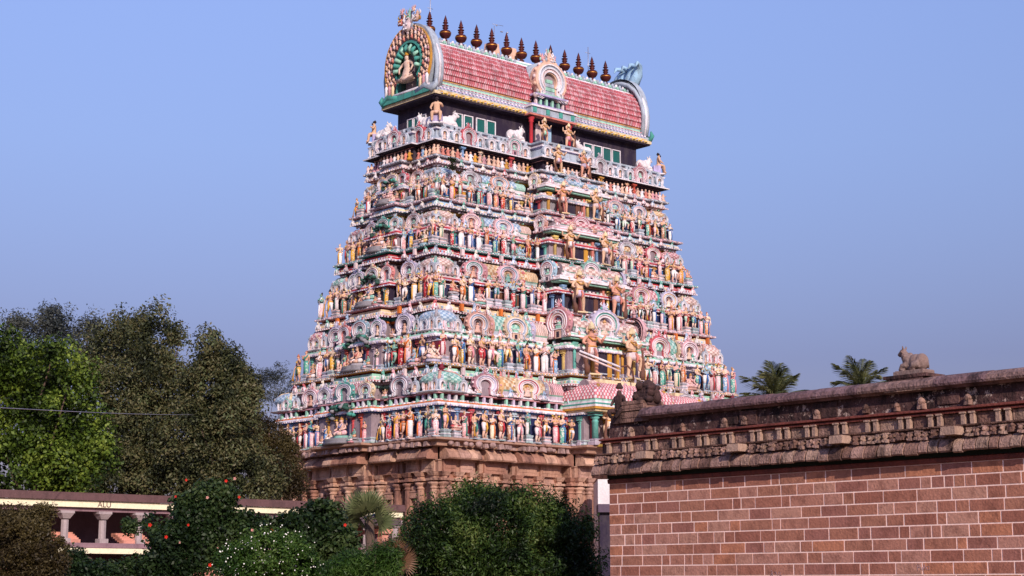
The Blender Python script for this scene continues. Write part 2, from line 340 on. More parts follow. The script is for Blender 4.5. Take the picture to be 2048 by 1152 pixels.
def archmesh(inner='shrine', crst=True, bumps=True, cols=('band_a', 'band_b', 'band_c')):
    m = MB(); a, b, c = [I(k) for k in cols]; Wt = I('white')
    ringband(m, .40, .47, -.10, .12, a)
    ringband(m, .375, .40, -.13, .05, Wt)
    ringband(m, .315, .375, -.09, .05, c)
    ringband(m, .292, .315, -.12, .05, Wt)
    ringband(m, .235, .292, -.08, .05, b)
    ringband(m, .215, .235, -.10, .05, Wt)
    ringband(m, .19, .215, -.06, .10, a)
    back = horseshoe(.2); m.add([(x, .02, z) for x, z in back], [tuple(range(len(back)))], I('mauve'))
    if bumps:
        for i in range(13):
            q = R(-38) + R(256) * i / 12; x, z = .475 * math.cos(q), .5 + .5 * math.sin(q)
            m.ell((x, -.05, z), (.05, .045, .055), a if i % 2 else b, 6, 4)
    for sx in (-1, 1):
        m.ell((sx * .46, -.08, .06), (.08, .06, .07), b, 7, 4); m.ell((sx * .46, -.12, .06), (.035, .04, .03), Wt, 6, 4)
    if inner == 'shrine':
        m.box((0, -.02, .14), (.24, .1, .28), b); m.box((0, -.03, .29), (.3, .14, .03), Wt); m.box((0, -.02, .36), (.18, .1, .12), I('mint'))
        m.box((0, -.03, .43), (.22, .12, .02), Wt); m.ell((0, -.02, .5), (.08, .06, .07), I('mint'), 7, 5); m.box((0, -.075, .12), (.1, .02, .18), I('dark'))
    elif inner == 'figure':
        m.lathe([(.13, 0), (.15, .05), (.1, .09), (.07, .2), (.09, .3), (.04, .35)], (0, -.03, .1), 8, 1.1, .7, m=I('skin'))
        m.ell((0, -.04, .5), (.055, .055, .065), I('skin'), 7, 5); m.lathe([(.06, 0), (.05, .05), (.0, .13)], (0, -.04, .54), 7, m=I('crown'))
    if crst: crest(m, (0, -.02, .98), .62, (cols[0], 'white', cols[2]))
    return m
ARCH = [tmesh(archmesh('shrine'), 'horseshoe_arch'), tmesh(archmesh('figure'), 'horseshoe_arch'),
        tmesh(archmesh('none', True, True, ('band_c', 'band_b', 'band_a')), 'horseshoe_arch')]
ARCHS = tmesh(archmesh('figure', True, False, ('greyblue', 'white', 'greyblue')), 'small_arch')
def kudumesh():                                        # little seated bust in a pointed arch
    m = MB(); k = I('kud')
    m.lathe([(.42, 0), (.44, .08), (.36, .3), (.2, .55), (.16, .7), (.12, .85), (.02, 1.0)], (0, 0, 0), 10, .95, .35, k)
    m.lathe([(.27, .03), (.25, .25), (.12, .48)], (0, -.1, 0), 8, 1, .35, I('white'))
    m.ell((0, -.18, .3), (.09, .07, .16), k, 7, 5); m.ell((0, -.14, .66), (.12, .1, .13), k, 7, 5)
    for sx in (-1, 1): m.tube([(sx * .44, -.05, .02), (sx * .4, -.08, .2), (sx * .22, -.1, .45)], [.06, .05, .03], I('white'), 5)
    return m
KUDU = tmesh(kudumesh(), 'gable_ornament')
def pillarmesh(round_=True):                           # height 1
    m = MB(); p = I('pillar'); w = I('plinth')
    m.box((0, 0, .05), (.26, .26, .1), w); m.box((0, 0, .12), (.2, .2, .03), I('white')); m.box((0, 0, .16), (.23, .23, .04), w)
    m.lathe([(.085, .18), (.085, .66), (.1, .68), (.075, .7), (.075, .74), (.12, .78), (.12, .8), (.06, .83)], (0, 0, 0), 8 if round_ else 4, m=p, sm=round_, ph=0 if round_ else math.pi / 4)
    m.box((0, 0, .86), (.28, .28, .04), p); m.box((0, 0, .89), (.14, .14, .04), w); m.box((0, 0, .95), (.34, .2, .08), p, 1.1)
    return m
PILL = [tmesh(pillarmesh(True), 'pilaster'), tmesh(pillarmesh(False), 'pilaster')]
def plinthmesh():
    m = MB(); w = I('plinth')
    m.box((0, 0, .12), (1, .8, .24), w); m.box((0, 0, .3), (.9, .7, .12), I('greyblue')); m.box((0, 0, .42), (1, .8, .12), I('white'))
    m.box((0, 0, .6), (.86, .66, .24), w); m.box((0, 0, .78), (1, .8, .12), I('greyblue')); m.box((0, 0, .92), (1.06, .86, .16), w)
    return m
PLINTH = tmesh(plinthmesh(), 'moulded_plinth')
def scaled(prof, n, A, B, sq=0):
    return lambda i, k: (A if (i + k) % 2 else B)
def domemesh():                                        # square domed corner pavilion roof, unit half-width .5, height ~1.2
    m = MB()
    m.lathe([(.62, 0), (.66, .04), (.6, .08), (.44, .1), (.42, .3), (.5, .32)], (0, 0, 0), 16, m=I('plinth'), mats=[I('white'), I('band_b'), I('band_a'), I('plinth'), I('mint')], sq=4, sm=False)
    pr = [(.5, .32), (.57, .4), (.6, .48), (.595, .56), (.565, .64), (.5, .72), (.41, .8), (.3, .86), (.16, .9), (.05, .92)]
    m.lathe(pr, (0, 0, 0), 32, mats=scaled(pr, 32, I('scale_a'), I('scale_b')), sm=False, sq=2.6)
    m.lathe([(.14, .9), (.16, .94), (.06, .97), (.06, 1.0), (.12, 1.05), (.12, 1.08), (.05, 1.12), (.07, 1.16), (.0, 1.3)], (0, 0, 0), 8, m=I('crimson'))
    for q in range(4):
        c, s = math.cos(q * math.pi / 2 + math.pi / 4), math.sin(q * math.pi / 2 + math.pi / 4)
        m.tube([(c * .58, s * .58, .42), (c * .62, s * .62, .6), (c * .4, s * .4, .84), (c * .1, s * .1, .93)], [.07, .06, .05, .03], I('band_a'), 6)
    return m
DOME = tmesh(domemesh(), 'domed_roof')
def barrelmesh(L=2.0):                                 # barrel roof of length L, half depth .5, height ~.9
    m = MB(); sec = [(-.62, 0), (-.62, .06), (-.5, .1), (-.5, .24), (-.58, .3), (-.6, .42), (-.56, .56), (-.46, .68), (-.32, .78), (-.14, .84), (0, .86)]
    sec = sec + [(-y, z) for y, z in reversed(sec[:-1])]
    n = max(6, int(L / .13)); o = len(m.v)
    for i in range(n + 1):
        x = -L / 2 + L * i / n
        for y, z in sec: m.v.append((x, y, z))
    k = len(sec)
    for i in range(n):
        for j in range(k - 1):
            m.f.append([o + i * k + j + 1, o + i * k + j, o + (i + 1) * k + j, o + (i + 1) * k + j + 1])
            jj = min(j, k - 2 - j)
            mi = (I('white'), I('band_b'), I('plinth'), I('mint'))[jj] if jj < 4 else (I('scale_a') if (i + jj) % 2 else I('scale_b'))
            m.m.append(mi); m.s.append(False)
    m.add([(x, y, z) for x in (-L / 2,) for y, z in sec], [tuple(range(k))], I('mauve')); m.add([(L / 2, y, z) for y, z in sec], [tuple(reversed(range(k)))], I('mauve'))
    for i in range(int(L / .4)):
        m.lathe([(.05, 0), (.07, .04), (.03, .08), (.05, .12), (0, .22)], (-L / 2 + .2 + i * .4, 0, .86), 6, m=I('band_c'))
    return m
BARREL = tmesh(barrelmesh(2.4), 'barrel_roof')

# ------------------------------------------------------------------ the gateway tower
C0 = Vector((.71464, 125, 0))
tower = empty('gateway_tower', C0, TH, 'towering painted temple gateway covered with coloured statues above a granite base', 'temple tower')
LV = [(10.95, 16.05, 9.98), (15.93, 14.82, 8.06), (20.42, 13.86, 6.74), (24.35, 13.04, 5.76), (27.81, 12.3, 4.93), (31.0, 11.62, 4.2)]
def face(f, s, off, a, b):                              # point on a face, rotation so that -y looks outward
    return ((s, -(b + off)), 0.0) if f == 'R' else ((-(a + off), -s), -math.pi / 2)
CP = 1.5; CPL = .75                                     # projection of the central bays
def wall_out(a, b):
    k, q = a / 14.0, b / 7.1
    ru = ((-a + 2.1 * k, 0), (-a + 2.7 * k, -.4), (-9.6 * k, -.05), (-9.0 * k, -.4), (-6.1 * k, 0), (-5.5 * k, -.4), (-4.2 * k, -.05), (-3.5 * k, -.4), (0, CP))
    lu = ((-b + 1.9 * q, 0), (-b + 2.4 * q, -.4), (-2.9 * q, -.05), (-2.3 * q, -.4), (0, CPL))
    return outline(a, b, ru, lu)
def floor_out(a, b):
    k, q = a / 14.8, b / 8.1
    return outline(a, b, ((-a + 2.6 * k, 0), (-6.2 * k, -.18), (-4.1 * k, 0), (0, CP)), ((-b + 2.3 * q, 0), (-2.5 * q, -.12), (0, CPL)))
BANDS = [  # colours under each floor, from below: inner, roll, drip, panel, recess, ledge
    None,
    ('mint', 'palepink', 'red', 'mint', 'crimson', 'ochre'),
    ('orange', 'teal', 'red', 'cream', 'crimson', 'pink'),
    ('mauve', 'brown', 'lavender', 'red', 'dgreen', 'teal'),
    ('yellow', 'mauve', 'sky', 'cream', 'mauve', 'pink'),
    ('yellow', 'palepink', 'pink', 'palepink', 'greyblue', 'greyblue')]
CORN = [('blue', 'white', 'orange', 'palepink', 'mint'), ('lavender', 'white', 'mint', 'teal', 'greyblue'), ('crimson', 'red', 'palepink', 'pink', 'white'),
        ('mauve', 'red', 'pink', 'palepink', 'red'), ('mauve', 'greyblue', 'palepink', 'grey', 'white')]
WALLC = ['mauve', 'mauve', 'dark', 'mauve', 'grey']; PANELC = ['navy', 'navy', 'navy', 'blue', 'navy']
jit = lambda a: rnd.uniform(-a, a)
nst = 0
arch_n = 0
def arch(parent, f, s, off, a, b, z, w, wx=None):
    global arch_n; arch_n += 1
    (x, y), rz = face(f, s, off, a, b)
    o = put(ARCH[rnd.randrange(3)], 'horseshoe_arch', parent, (x, y, z), rz, (wx or w, w * 1.15, w))
    return o
for si in range(5):
    z0, a, b = LV[si]; z1, a1, b1 = LV[si + 1]; H = z1 - z0
    wa, wb = a - .95, b - .95; kx, ky = a / 14.82, b / 8.06; v = H / 4.6
    mb = MB(); WO = wall_out(wa, wb)
    hc = (2.1, 1.85, 1.42, 1.2, 1.12)[si]
    c = [I(x) for x in CORN[si]]
    # core wall of the storey with its footing
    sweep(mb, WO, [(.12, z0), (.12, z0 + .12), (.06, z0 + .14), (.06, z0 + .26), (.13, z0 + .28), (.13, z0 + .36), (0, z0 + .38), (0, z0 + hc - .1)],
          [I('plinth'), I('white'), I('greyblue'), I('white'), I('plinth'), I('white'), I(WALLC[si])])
    st = tmesh(mb, 'storey'); storey = put(st, 'storey', tower)
    # cornice
    mb = MB(); zc = z0 + hc
    sweep(mb, WO, [(-.02, zc - .12), (.1, zc - .1), (.12, zc - .04), (.3, zc - .02), (.34, zc + .05), (.31, zc + .1), (.3, zc + .17), (.2, zc + .28), (.1, zc + .32), (.1, zc + .37), (-.1, zc + .38)],
          [c[0], c[0], c[0], I('white'), c[1], c[1], c[2], c[3], I('white'), c[4], c[4]])
    put(tmesh(mb, 'cornice'), 'cornice', storey)
    zt = zc + .38
    if si == 0:                                         # open balustrade with dwarf columns, red line above
        mb = MB(); sweep(mb, WO, [(-.12, zt), (-.12, zt + .34)], [I('dark')]); sweep(mb, WO, [(-.12, zt + .34), (.12, zt + .36), (.12, zt + .44), (-.2, zt + .47)], [I('red'), I('pink'), I('crimson')])
        put(tmesh(mb, 'balustrade'), 'balustrade', storey)
        mb = MB()
        for i in range(len(WO)):
            p, q = Vector(WO[i]), Vector(WO[(i + 1) % len(WO)]); L = (q - p).length
            if L < .7: continue
            for j in range(int(L / .55)):
                t = p.lerp(q, (j + .5) / int(L / .55)); mb.box((t.x, t.y, zt + .17), (.17, .17, .34), (I('mint'), I('lilac'), I('white'))[j % 3])
        tag(put(tmesh(mb, 'dwarf_columns'), 'dwarf_columns', storey), kind='stuff'); zt += .47
    # wall behind the roofs + banded ledge that carries the next floor
    ma, mbb = a1 - .75, b1 - .75; zb = z1 - 1.25 * min(1, v)
    g = min(1, v)
    FO = floor_out(a1, b1); bc = [I(x) for x in BANDS[si + 1]]
    mb = MB(); sweep(mb, FO, [(-.85, zt - .3), (-.85, z1 - 1.2 * g)], [I('mauve')]); put(tmesh(mb, 'upper_wall'), 'upper_wall', storey)
    mb = MB()
    sweep(mb, FO, [(-.85, z1 - 1.2 * g), (-.6, z1 - 1.15 * g), (-.55, z1 - 1.02 * g), (-.62, z1 - .98 * g), (-.4, z1 - .94 * g), (-.36, z1 - .84 * g), (-.42, z1 - .8 * g),
                   (-.08, z1 - .78 * g), (-.06, z1 - .72 * g), (-.1, z1 - .68 * g), (-.22, z1 - .66 * g), (-.26, z1 - .48 * g), (-.27, z1 - .44 * g), (-.3, z1 - .28 * g), (-.4, z1 - .26 * g), (-.4, z1 - .17 * g), (-.02, z1 - .13), (0, z1 - .1), (0, z1), (-min(2.0, 2.4 * b1 / 8.1), z1)],
          [bc[0], bc[0], I('white'), bc[1], bc[1], I('white'), bc[2], bc[2], I('white'), bc[2], bc[3], I('white'), I('sky') if si == 3 else bc[3], bc[4], bc[4], bc[5], I('white'), bc[5], I('plinth')])
    put(tmesh(mb, 'floor_ledge'), 'floor_ledge', storey)
    dn = MB()
    def dent(poly, d, z, sz, step, cols):
        for i in range(len(poly)):
            p, q = Vector(poly[i]), Vector(poly[(i + 1) % len(poly)]); t = q - p; L = t.length; t.normalize(); nr = Vector((t.y, -t.x))
            if L < .5 or (nr.x > .5 or nr.y > .5): continue
            n_ = int((L + 2 * d) / step)
            for j in range(n_):
                c_ = p + t * (-d + (j + .5) * (L + 2 * d) / n_) + nr * d; dn.box((c_.x, c_.y, z), (sz[0] if abs(t.x) > .5 else sz[1], sz[1] if abs(t.x) > .5 else sz[0], sz[2]), I(cols[j % len(cols)]))
    dent(FO, -.38, z1 - 1.0 * g, (.13, .12, .11), .27, ('white', 'palepink', 'mint')); dent(FO, -.24, z1 - .56 * g, (.16, .05, .14), .3, ('palepink', 'cream', 'sky', 'white'))
    dent(FO, -.05, z1 - .8 * g, (.1, .1, .1), .24, ('white', 'palepink')); dent(FO, .01, z1 - .06, (.12, .05, .07), .25, ('white', 'greyblue'))
    dent(WO, .31, zc + .0, (.12, .08, .09), .24, ('white', 'lavender', 'palepink')); dent(WO, .16, zc + .32, (.16, .14, .12), .36, ('palepink', 'mint', 'white'))
    tag(put(tmesh(dn, 'dentils'), 'dentils', storey), kind='stuff')
    # little gables on the drip, stub posts between
    for f, A, B_ in (('R', a1, b1), ('L', b1, a1)):
        s = -A + .35; step = 1.15 if si < 4 else 1.0; i = 0
        cw = 3.4 * kx if f == 'R' else 1.9 * ky
        while s < A - .3:
            if abs(s) > cw and not (f == 'R' and s > A - .5):
                (x, y), rz = face(f, s, -.12, a1, b1)
                if i % 3 == 2 and si < 3:
                    m_ = MB(); m_.box((0, 0, .26 * g), (.22, .2, .5 * g), I('orange') if si == 1 else I('palepink')); put(tmesh(m_, 'stub_post'), 'stub_post', storey, (x, y, z1 - .68 * g), rz)
                else: put(KUDU, 'gable_ornament', storey, (x, y, z1 - .74 * g), rz, (.72 * g, .62 * g, .76 * g))
            s += step + jit(.06); i += 1
    # pilasters, dark niches and plinths along the wall
    for f, A in (('R', wa), ('L', wb)):
        cw = (3.6 * kx) if f == 'R' else (2.2 * ky)
        s = -A + .3; i = 0
        while s < A - .1:
            if abs(s) > cw:
                (x, y), rz = face(f, s, .02, wa, wb)
                put(PILL[i % 2], 'pilaster', storey, (x, y, z0 + .02), rz, (1.15, 1.15, hc - .12))
                if rnd.random() < .8:
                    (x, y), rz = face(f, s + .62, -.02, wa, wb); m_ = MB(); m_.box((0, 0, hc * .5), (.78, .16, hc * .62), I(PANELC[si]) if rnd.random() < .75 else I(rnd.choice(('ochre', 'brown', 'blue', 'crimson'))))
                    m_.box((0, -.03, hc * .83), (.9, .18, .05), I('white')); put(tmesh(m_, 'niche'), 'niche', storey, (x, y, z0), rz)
            s += 1.22 + jit(.05); i += 1
    # standing statues along the ledge
    for f, A in (('R', a), ('L', b)):
        cw = 3.75 * kx + .1 if f == 'R' else 2.3 * ky + .2
        s = -A + .35
        while s < A - .15:
            if abs(s) > cw:
                (x, y), rz = face(f, s, -.42 + jit(.08), a, b)
                hh = (2.08, 2.25, 2.05, 1.8, 1.7)[si] * (.86 + rnd.random() * .2)
                hgt = hh
                pz = 0
                if rnd.random() < .22: put(PLINTH, 'moulded_plinth', storey, (x, y + 0, z0), rz, (.6, .55, .5)); pz = .45; hgt *= .8
                if rnd.random() < .07: put(SEAT[rnd.randrange(2)], 'seated_statue', storey, (x, y, z0 + pz), rz + jit(.3), hgt * .62)
                else:
                    wdt = hgt * 1.1
                    put(FIG[rnd.randrange(len(FIG))], 'statue', storey, (x, y, z0 + pz), rz + jit(.4), (wdt * rnd.choice((1, 1, -1)) if False else wdt, wdt, hgt))
                nst += 1
            s += .8 + jit(.12)
    # roofs and arches of the aedicules
    aw = {0: 1.42, 1: 1.55, 2: 1.3, 3: 1.1, 4: 1.0}[si]; xw = 2.05 * kx; yw = 1.1 + .85 * ky
    for sx, sy in ((-1, -1), (1, -1), (-1, 1)):
        put(DOME, 'domed_roof', storey, (sx * (wa - .95 * kx), sy * (wb - (.9 * kx if sy < 0 else (.25, .6, .6, .6, .6)[si])), zt - .02), 0, (2.0 * kx, 2.0 * kx, 1.12 * aw))
    for sg in (-1, 1):
        arch(storey, 'R', sg * (wa - 1.0 * kx), .1, wa, wb, zt, aw * .62, aw * .7)
        arch(storey, 'R', sg * (wa - 3.55 * kx), .02, wa, wb, zt, aw, xw)
        arch(storey, 'R', sg * 7.1 * wa / 14, .1, wa, wb, zt, aw * 1.02, xw * 1.1)
        put(BARREL, 'barrel_roof', storey, (sg * 7.1 * wa / 14, -(wb - .55), zt), 0, (1.6 * kx, 1.15, 1.2 * aw))
        put(BARREL, 'barrel_roof', storey, (sg * 4.75 * wa / 14, -(wb - .55), zt), 0, (.62 * kx, 1.1, 1.1 * aw))
        for q in (9.2, 5.45): put(ARCH[rnd.randrange(3)], 'horseshoe_arch', storey, (sg * q * wa / 14, -(wb - .45), zt), sg * math.pi / 2, (aw * .95, aw * 1.1, aw * .98))
        for q in (-3.9, -1.35, 1.4, 3.6): put(SEAT[rnd.randrange(2)] if rnd.random() < .5 else KUDU, 'roof_figure', storey, (sg * 7.1 * wa / 14 + q * kx, -(wb + .14), zt), jit(.4), .62 + jit(.1))
        for q in (.2, 1.8): put(ARCHS, 'small_arch', storey, (sg * (wa - q * kx), -(wb + .1), zt), 0, (.75, .8, .62 * aw)); put(ARCHS, 'small_arch', storey, (-(wa + .1), sg * (wb - q * ky), zt), -math.pi / 2, (.75, .8, .62 * aw))
        for q in (.35, 2.3): put(KUDU, 'roof_figure', storey, (sg * (wa - q * kx), -(wb + .1), zt), 0, .6)
        arch(storey, 'L', sg * (wb - .95 * kx), .1, wa, wb, zt, aw * .62, aw * .7)
        arch(storey, 'L', sg * (wb - 3.0 * ky - .2), .0, wa, wb, zt, aw * .95, yw)
        arch(storey, 'L', sg * 1.9 * ky, .75, wa, wb, zt, aw * .8, yw * .8)
        for q in (1.9, 4.4): put(SEAT[rnd.randrange(2)], 'roof_figure', storey, (-(wa + .15), sg * (wb - q * ky), zt), -math.pi / 2, .6)
    put(BARREL, 'barrel_roof', storey, (-(wa - .0), 0, zt), -math.pi / 2, (1.2 * ky, 1.2, 1.1 * aw))
    arch(storey, 'L', 0, .78, wa, wb, zt, aw * .9, yw)
    # left face centre: canopied group of seated figures
    xg = -(a + .25)
    m_ = MB(); m_.lathe([(1.3, 0), (1.45, .12), (1.2, .25), (1.35, .4)], (0, 0, 0), 12, .75, .9 * ky + .2, m=I('grey')); put(tmesh(m_, 'group_plinth'), 'group_plinth', storey, (xg + .25, 0, z0))
    for q in (-1.25, -.62, .62, 1.25):
        put(PILL[si % 2], 'pilaster', storey, (-(wa + CPL), q * (ky + .25), z0 + .02), -math.pi / 2, (1.2, 1.2, hc - .1))
    m2 = MB(); m2.box((0, 0, hc * .5), (1.0, .1, hc * .7), I('navy')); put(tmesh(m2, 'niche'), 'niche', storey, (-(wa + CPL + .01), 0, z0), -math.pi / 2)
    for q in (-1.15, 1.2): put(SEAT[1], 'seated_statue', storey, (xg - .25, q * (ky + .15), z0 + .05), -math.pi / 2 + jit(.4), .7)
    big = put(SEAT[0], 'seated_statue', storey, (xg + .15, 0, z0 + .4), -math.pi / 2, 1.5 * v ** .5)
    for sg in (-1, 1): put(SEAT[1], 'seated_statue', storey, (xg + .2, sg * .95 * (ky + .2), z0 + .3), -math.pi / 2 + sg * .3, .85); put(FIG[(si + sg) % 9], 'statue', storey, (xg + .45, sg * 1.65 * (ky + .1), z0), -math.pi / 2, 1.6)
    m_ = MB()
    for i in range(46):
        q = R(-95 + 190 * rnd.random()); r_ = .75 + .35 * rnd.random(); m_.ell((-.75 + .7 * rnd.random(), 1.25 * r_ * math.sin(q), 1.5 + .85 * r_ * math.cos(q)), (.24, .2, .14), rnd.choice((I('dgreen'), I('dgreen'), I('grey'), I('teal'))), 6, 4)
    m_.tube([(.3, .1, 0), (.2, 0, 1.0), (-.1, 0, 1.7)], [.1, .08, .14], I('brown'), 7)
    put(tmesh(m_, 'tree_canopy'), 'tree_canopy', storey, (xg + .6, 0, z0 + .3), 0, min(1, v))
    # central porch of the long face
    yf = -(wb + CP); pw = 3.3 * kx
    m_ = MB(); hd = (2.1, 2.3, 2.0, 1.75, 1.6)[si]
    m_.box((0, yf + .2, z0 + hd / 2), (2.5 * kx, .62, hd), I('dark'))  # solid dark box: the shade inside the opening is painted on
    for sg in (-1, 1):
        m_.box((sg * 1.22 * kx, yf - .16, z0 + hd / 2), (.2, .16, hd), I('ochre') if si < 2 else I('salmon')); m_.box((sg * 1.0 * kx, yf - .13, z0 + hd / 2), (.14, .06, hd), I('brown'))
    m_.box((0, yf - .16, z0 + hd + .08), (2.9 * kx, .18, .16), I('brown')); m_.box((.45, yf - .14, z0 + hd * .45), (.4, .05, hd * .9), I('ochre') if si in (1, 3) else I('brown'))
    put(tmesh(m_, 'doorway'), 'doorway', storey)
    for sg in (-1, 1):
        for q in (1.75, 2.9):
            put(PILL[0], 'pilaster', storey, (sg * q * kx, yf - .12, z0 + .02), 0, (1.35, 1.35, hd))
    m_ = MB()
    m_.box((0, yf - .1, z0 + hd + .22), (2 * pw + .7, .9, .12), I('mint')); m_.box((0, yf - .16, z0 + hd + .35), (2 * pw + .9, 1.1, .12), I('white'))
    m_.box((0, yf - .12, z0 + hd + .47), (2 * pw + .7, .9, .12), c[2]); m_.box((0, yf - .05, z0 + hd + .58), (2 * pw + .4, .8, .1), I('white'))
    put(tmesh(m_, 'porch_cornice'), 'porch_cornice', storey)
    zp = z0 + hd + .62
    put(BARREL, 'barrel_roof', storey, (0, yf + .45, zp), 0, (2.55 * kx, 1.2, (z1 - zp) * .95))
    o = arch(storey, 'R', 0, CP + .05, wa, wb, zp - .1, aw * (1.3 if si == 1 else 1.15), (2.9 if si == 1 else 2.1) * kx)
    for sx in (-1, 1):
        for q in (.35, 1.15):
            put(PILL[int(q)], 'pilaster', storey, (sx * 3.5 * wa / 14 + sx * .02, -(wb + q), z0 + .02), sx * math.pi / 2, (1.3, 1.3, hc - .12))
        put(FIG[rnd.randrange(9)], 'statue', storey, (sx * (3.5 * wa / 14 + .42), -(wb + .72), z0), sx * math.pi / 2, (1.9 * v ** .5,) * 3)
        m2 = MB(); m2.box((0, 0, hc * .5), (.5, .1, hc * .6), I('navy')); put(tmesh(m2, 'niche'), 'niche', storey, (sx * (3.5 * wa / 14 + .01), -(wb + .75), z0), sx * math.pi / 2)
    for q in (-1.95, 1.95): put(ARCH[rnd.randrange(3)], 'horseshoe_arch', storey, (q * kx, yf - .05, zp - .05), 0, (1.25 * kx, 1.2, aw * .72))
    for q in (-2.9, -1.2, 1.2, 2.9): put(SEAT[rnd.randrange(2)] if abs(q) < 2 else KUDU, 'roof_figure', storey, (q * kx, yf - .38, zp), jit(.3), .6)
    if si: # arch on the porch's side, looking left
        put(ARCH[0], 'horseshoe_arch', storey, (-pw - .35, yf + .6, zp - .35), -math.pi / 2, (aw * (1.6 if si == 1 else 1.2), aw * 1.2, aw * (1.4 if si == 1 else 1.15)))
        put(ARCH[1], 'horseshoe_arch', storey, (pw + .35, yf + .6, zp - .35), math.pi / 2, (aw * (1.6 if si == 1 else 1.2), aw * 1.2, aw * (1.4 if si == 1 else 1.15)))

# scaled red hip roof of the lowest porch, and the smaller one to its right
def hip(name, x0, x1, y0, y1, z, h, parent):
    m = MB(); n = 9; rows = []
    for j in range(n + 1):
        t = j / n; ins = (1 - math.cos(t * math.pi / 2)) * 1.5; zz = z + h * math.sin(t * math.pi / 2)
        rows.append([(x0 + ins, y0 + ins, zz), (x1 - ins, y0 + ins, zz), (x1 - ins, y1, zz), (x0 + ins, y1, zz)])
    for j in range(n):
        for e in (0, 1, 3):
            p0, p1 = Vector(rows[j][e]), Vector(rows[j][(e + 1) % 4]); q0, q1 = Vector(rows[j + 1][e]), Vector(rows[j + 1][(e + 1) % 4])
            N = max(4, int((Vector(rows[0][e]) - Vector(rows[0][(e + 1) % 4])).length / .16)); off = .5 * (j % 2)
            for i in range(N):
                a_, b_ = (i) / N, (i + 1) / N; nrm = (p1 - p0).cross(q0 - p0).normalized() * .05; mid = (a_ + b_) / 2
                m.add([p0.lerp(p1, a_) , p0.lerp(p1, b_), q0.lerp(q1, b_), q0.lerp(q1, a_), p0.lerp(p1, mid) + nrm], [(0, 1, 4), (1, 2, 4), (2, 3, 4), (3, 0, 4)], I('rose') if (i + j) % 2 else I('palepink'))
    m.add([rows[n][0], rows[n][1], rows[n][2], rows[n][3]], [(0, 1, 2, 3)], I('cream'))
    w, d = x1 - x0, y1 - y0; cx, cy = (x0 + x1) / 2, (y0 + y1) / 2
    for dz, ov, cc in ((-.1, .0, 'mint'), (-.22, .05, 'white'), (-.36, .1, 'teal'), (-.48, .12, 'white'), (-.66, .3, 'ochre'), (-.8, .15, 'cream')):
        m.box((cx, cy, z + dz), (w + 2 * ov, d + 2 * ov, .14), I(cc))
    for sx in (x0 + .3, x1 - .3): m.tube([(sx, y0 + .2, z + .1), (sx + (cx - sx) * .15, y0 + .6, z + h * .8)], [.25, .15], I('ochre'), 6)
    m.box((cx, cy + .5, z + h + .1), (w - 3, d - 1.2, .25), I('cream'))
    put(tmesh(m, name), name, parent)
z0, a, b = LV[0]
hip('porch_roof', -3.95, 3.95, -(b + CP + .35), -(b - 2.2), z0 + 3.1, 1.25, tower)
hip('side_roof', 5.0, 8.9, -(b + .4), -(b - 2.2), z0 + 3.0, 1.2, tower)
for x in (-3.4, 3.4): put(PILL[0], 'porch_pillar', tower, (x, -(b + CP - .25), z0), 0, (2.6, 2.6, 2.35))
m_ = MB(); m_.box((0, 0, .08), (2.4, 1.1, .16), I('yellow')); m_.box((0, 0, .2), (2.1, .9, .1), I('cream'))
put(tmesh(m_, 'porch_slab'), 'porch_slab', tower, (-2.2, -(b + CP + .25), z0 - .1))

# storey 6: frieze, eave, curved band of arches, parapet
z6, a6, b6 = LV[5]
s6 = MB(); O6 = outline(a6 - .6, b6 - .6, ((-2.2, 0), (0, 1.2)), ((-1.6, 0), (0, .5)))
sweep(s6, O6, [(0, z6), (0, z6 + .95)], [I('dark')]); top6 = put(tmesh(s6, 'storey'), 'storey', tower)
mb = MB(); OE = outline(11.2, 3.75, ((-2.4, 0), (0, 1.2)), ((-1.7, 0), (0, .5)))
sweep(mb, OE, [(-.6, 31.85), (-.1, 31.95), (.45, 32.02), (.46, 32.1), (.3, 32.14), (.16, 32.3), (.08, 32.6), (.02, 32.85), (.2, 32.9), (.22, 33.0), (.02, 33.03), (0, 33.06), (0, 33.2), (.14, 33.22), (.16, 33.34), (-.3, 33.36), (-1.6, 33.36)],
      [I('pink'), I('dark'), I('white'), I('sky'), I('greyblue'), I('greyblue'), I('greyblue'), I('lavender'), I('white'), I('greyblue'), I('lavender'), I('mauve'), I('greyblue'), I('greyblue'), I('lavender'), I('grey')])
put(tmesh(mb, 'eave_band'), 'eave_band', top6)
for f, A in (('R', 11.2), ('L', 3.75)):
    N = 21 if f == 'R' else 7
    for i in range(N):
        s = -A + .5 + (2 * A - 1.0) * i / (N - 1)
        if f == 'R' and abs(s) < 1.6: continue
        bigk = (i % 4 == 2) if f == 'R' else (i % 2 == 1)
        off = .25 + (1.2 if f == 'R' and abs(s) < 2.4 else 0) + (.5 if f == 'L' and abs(s) < 1.7 else 0)
        (x, y), rz = face(f, s, off, 11.2, 3.75)
        w = 1.5 if bigk else .95
        o = put(ARCH[i % 3] if bigk else ARCHS, 'horseshoe_arch' if bigk else 'small_arch', top6, (x, y, 32.12), rz, (w, w, w * .86 if bigk else .92))
    n = int(2 * A / .85)
    for i in range(n):                                # parapet posts
        s = -A + (i + .5) * 2 * A / n
        (x, y), rz = face(f, s, .06 + (1.2 if f == 'R' and abs(s) < 2.3 else 0) + (.5 if f == 'L' and abs(s) < 1.65 else 0), 11.2, 3.75); m_ = MB() if i == 0 and f == 'R' else m_
        if i == 0 and f == 'R': m_.box((0, 0, 0), (.3, .14, .2), I('greyblue')); post = tmesh(m_, 'parapet_post')
        put(post, 'parapet_post', top6, (x, y, 33.13), rz)
fr = MB()                                             # frieze of small seated figures, too small to pick apart
